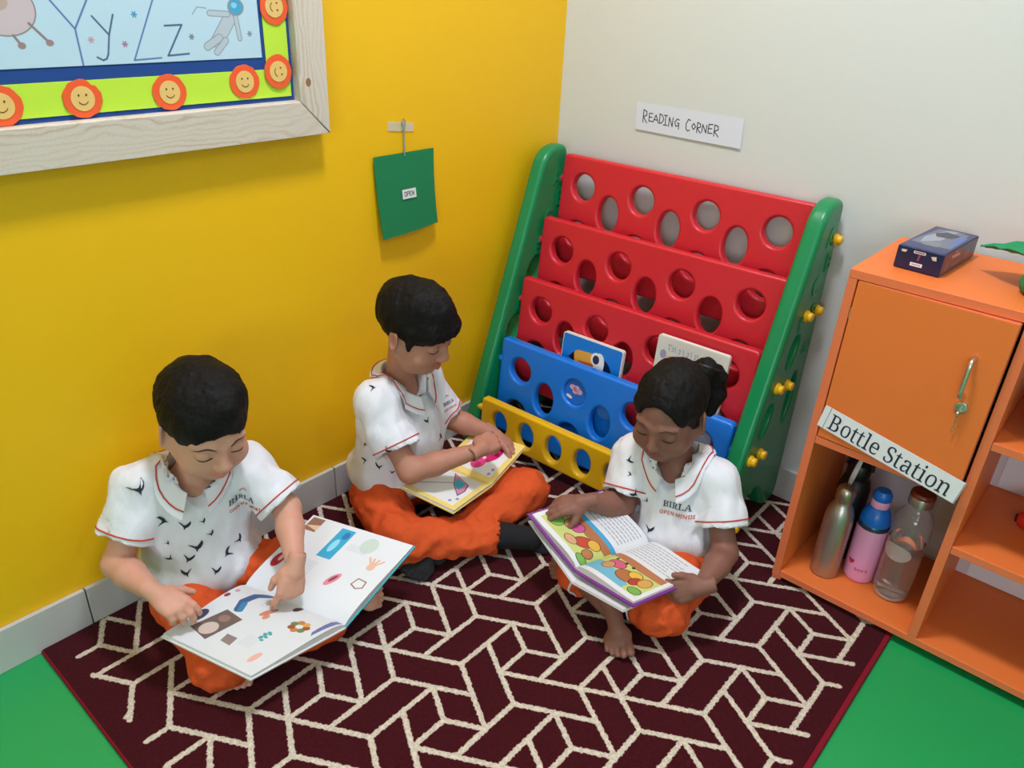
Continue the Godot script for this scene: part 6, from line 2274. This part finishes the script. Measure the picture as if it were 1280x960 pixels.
	for i in 8:
		for P in [L, R]:
			var v := 0.06 + i * 0.046
			var u := 0.10
			var e := rg.randf_range(0.68, 0.88)
			while u < e:
				var wd := rg.randf_range(0.03, 0.08)
				P.line(Vector2(u, v), Vector2(minf(u + wd, e), v), 0.011, srgb(140, 146, 158))
				u += wd + 0.022
	cv = mat(srgb(126, 48, 138), 0.4)
	open_book("storybook", "purple covered storybook with cartoon scenes held open by the girl", Vector3(0.817, 0.150, 0.615), Vector3(0.750, 0.152, 0.802), Vector3(0.668, 0.208, 0.592), Vector3(0.604, 0.208, 0.782), Vector3(0.968, 0.168, 0.636), Vector3(0.908, 0.168, 0.818), 0.012, 0.005, L.tex(), R.tex(), cv, 0.007)
	# a thin white booklet under it
	var blank := page_pic(srgb(226, 226, 230))
	open_book("booklet", "thin white booklet tucked under the girl's purple storybook", Vector3(0.812, 0.132, 0.618), Vector3(0.757, 0.133, 0.822), Vector3(0.668, 0.184, 0.600), Vector3(0.594, 0.184, 0.778), Vector3(0.955, 0.150, 0.645), Vector3(0.895, 0.150, 0.832), 0.001, 0.002, blank.tex(), blank.tex(), mats.page_edge, 0.001)

func _ready() -> void:
	var cam := Camera3D.new()
	cam.name = "camera"
	add_child(cam)
	cam.position = Vector3(1.4746, 1.2937, 1.9126)
	cam.rotation_degrees = Vector3(-27.823, 40.0, 2.926)
	cam.fov = 52.405
	cam.near = 0.05
	cam.current = true
	var env := Environment.new()
	env.background_mode = Environment.BG_SKY
	var sky := Sky.new()
	var sm := ProceduralSkyMaterial.new()
	sm.sky_top_color = Color(0.40, 0.58, 0.85)
	sm.sky_horizon_color = Color(0.78, 0.85, 0.92)
	sm.ground_bottom_color = Color(0.4, 0.4, 0.38)
	sm.ground_horizon_color = Color(0.7, 0.72, 0.72)
	sky.sky_material = sm
	env.sky = sky
	env.tonemap_mode = Environment.TONE_MAPPER_LINEAR
	env.tonemap_exposure = 1.0
	env.sdfgi_enabled = true
	env.ssao_enabled = true
	env.ssil_enabled = true
	var we := WorldEnvironment.new()
	we.name = "world_environment"
	we.environment = env
	add_child(we)
	materials()
	ceiling_panel(Vector3(0.78, 2.8, 1.0), "square white ceiling panel light above the reading corner", 3.9)
	ceiling_panel(Vector3(2.8, 2.8, 1.0), "square white ceiling panel light beyond the cabinet end", 0.9)
	ceiling_panel(Vector3(0.78, 2.8, 3.4), "square white ceiling panel light near the notice board's far end", 0.8)
	ceiling_panel(Vector3(2.8, 2.8, 3.4), "square white ceiling panel light nearest the frosted window", 0.7)
	window(4.2)
	room()
	rug()
	bookshelf()
	cabinet()
	notice_board()
	people()
	green_card()
	reading_sign()
	shelf_books()
	bottle_sign()
	bottles()
	on_cabinet()
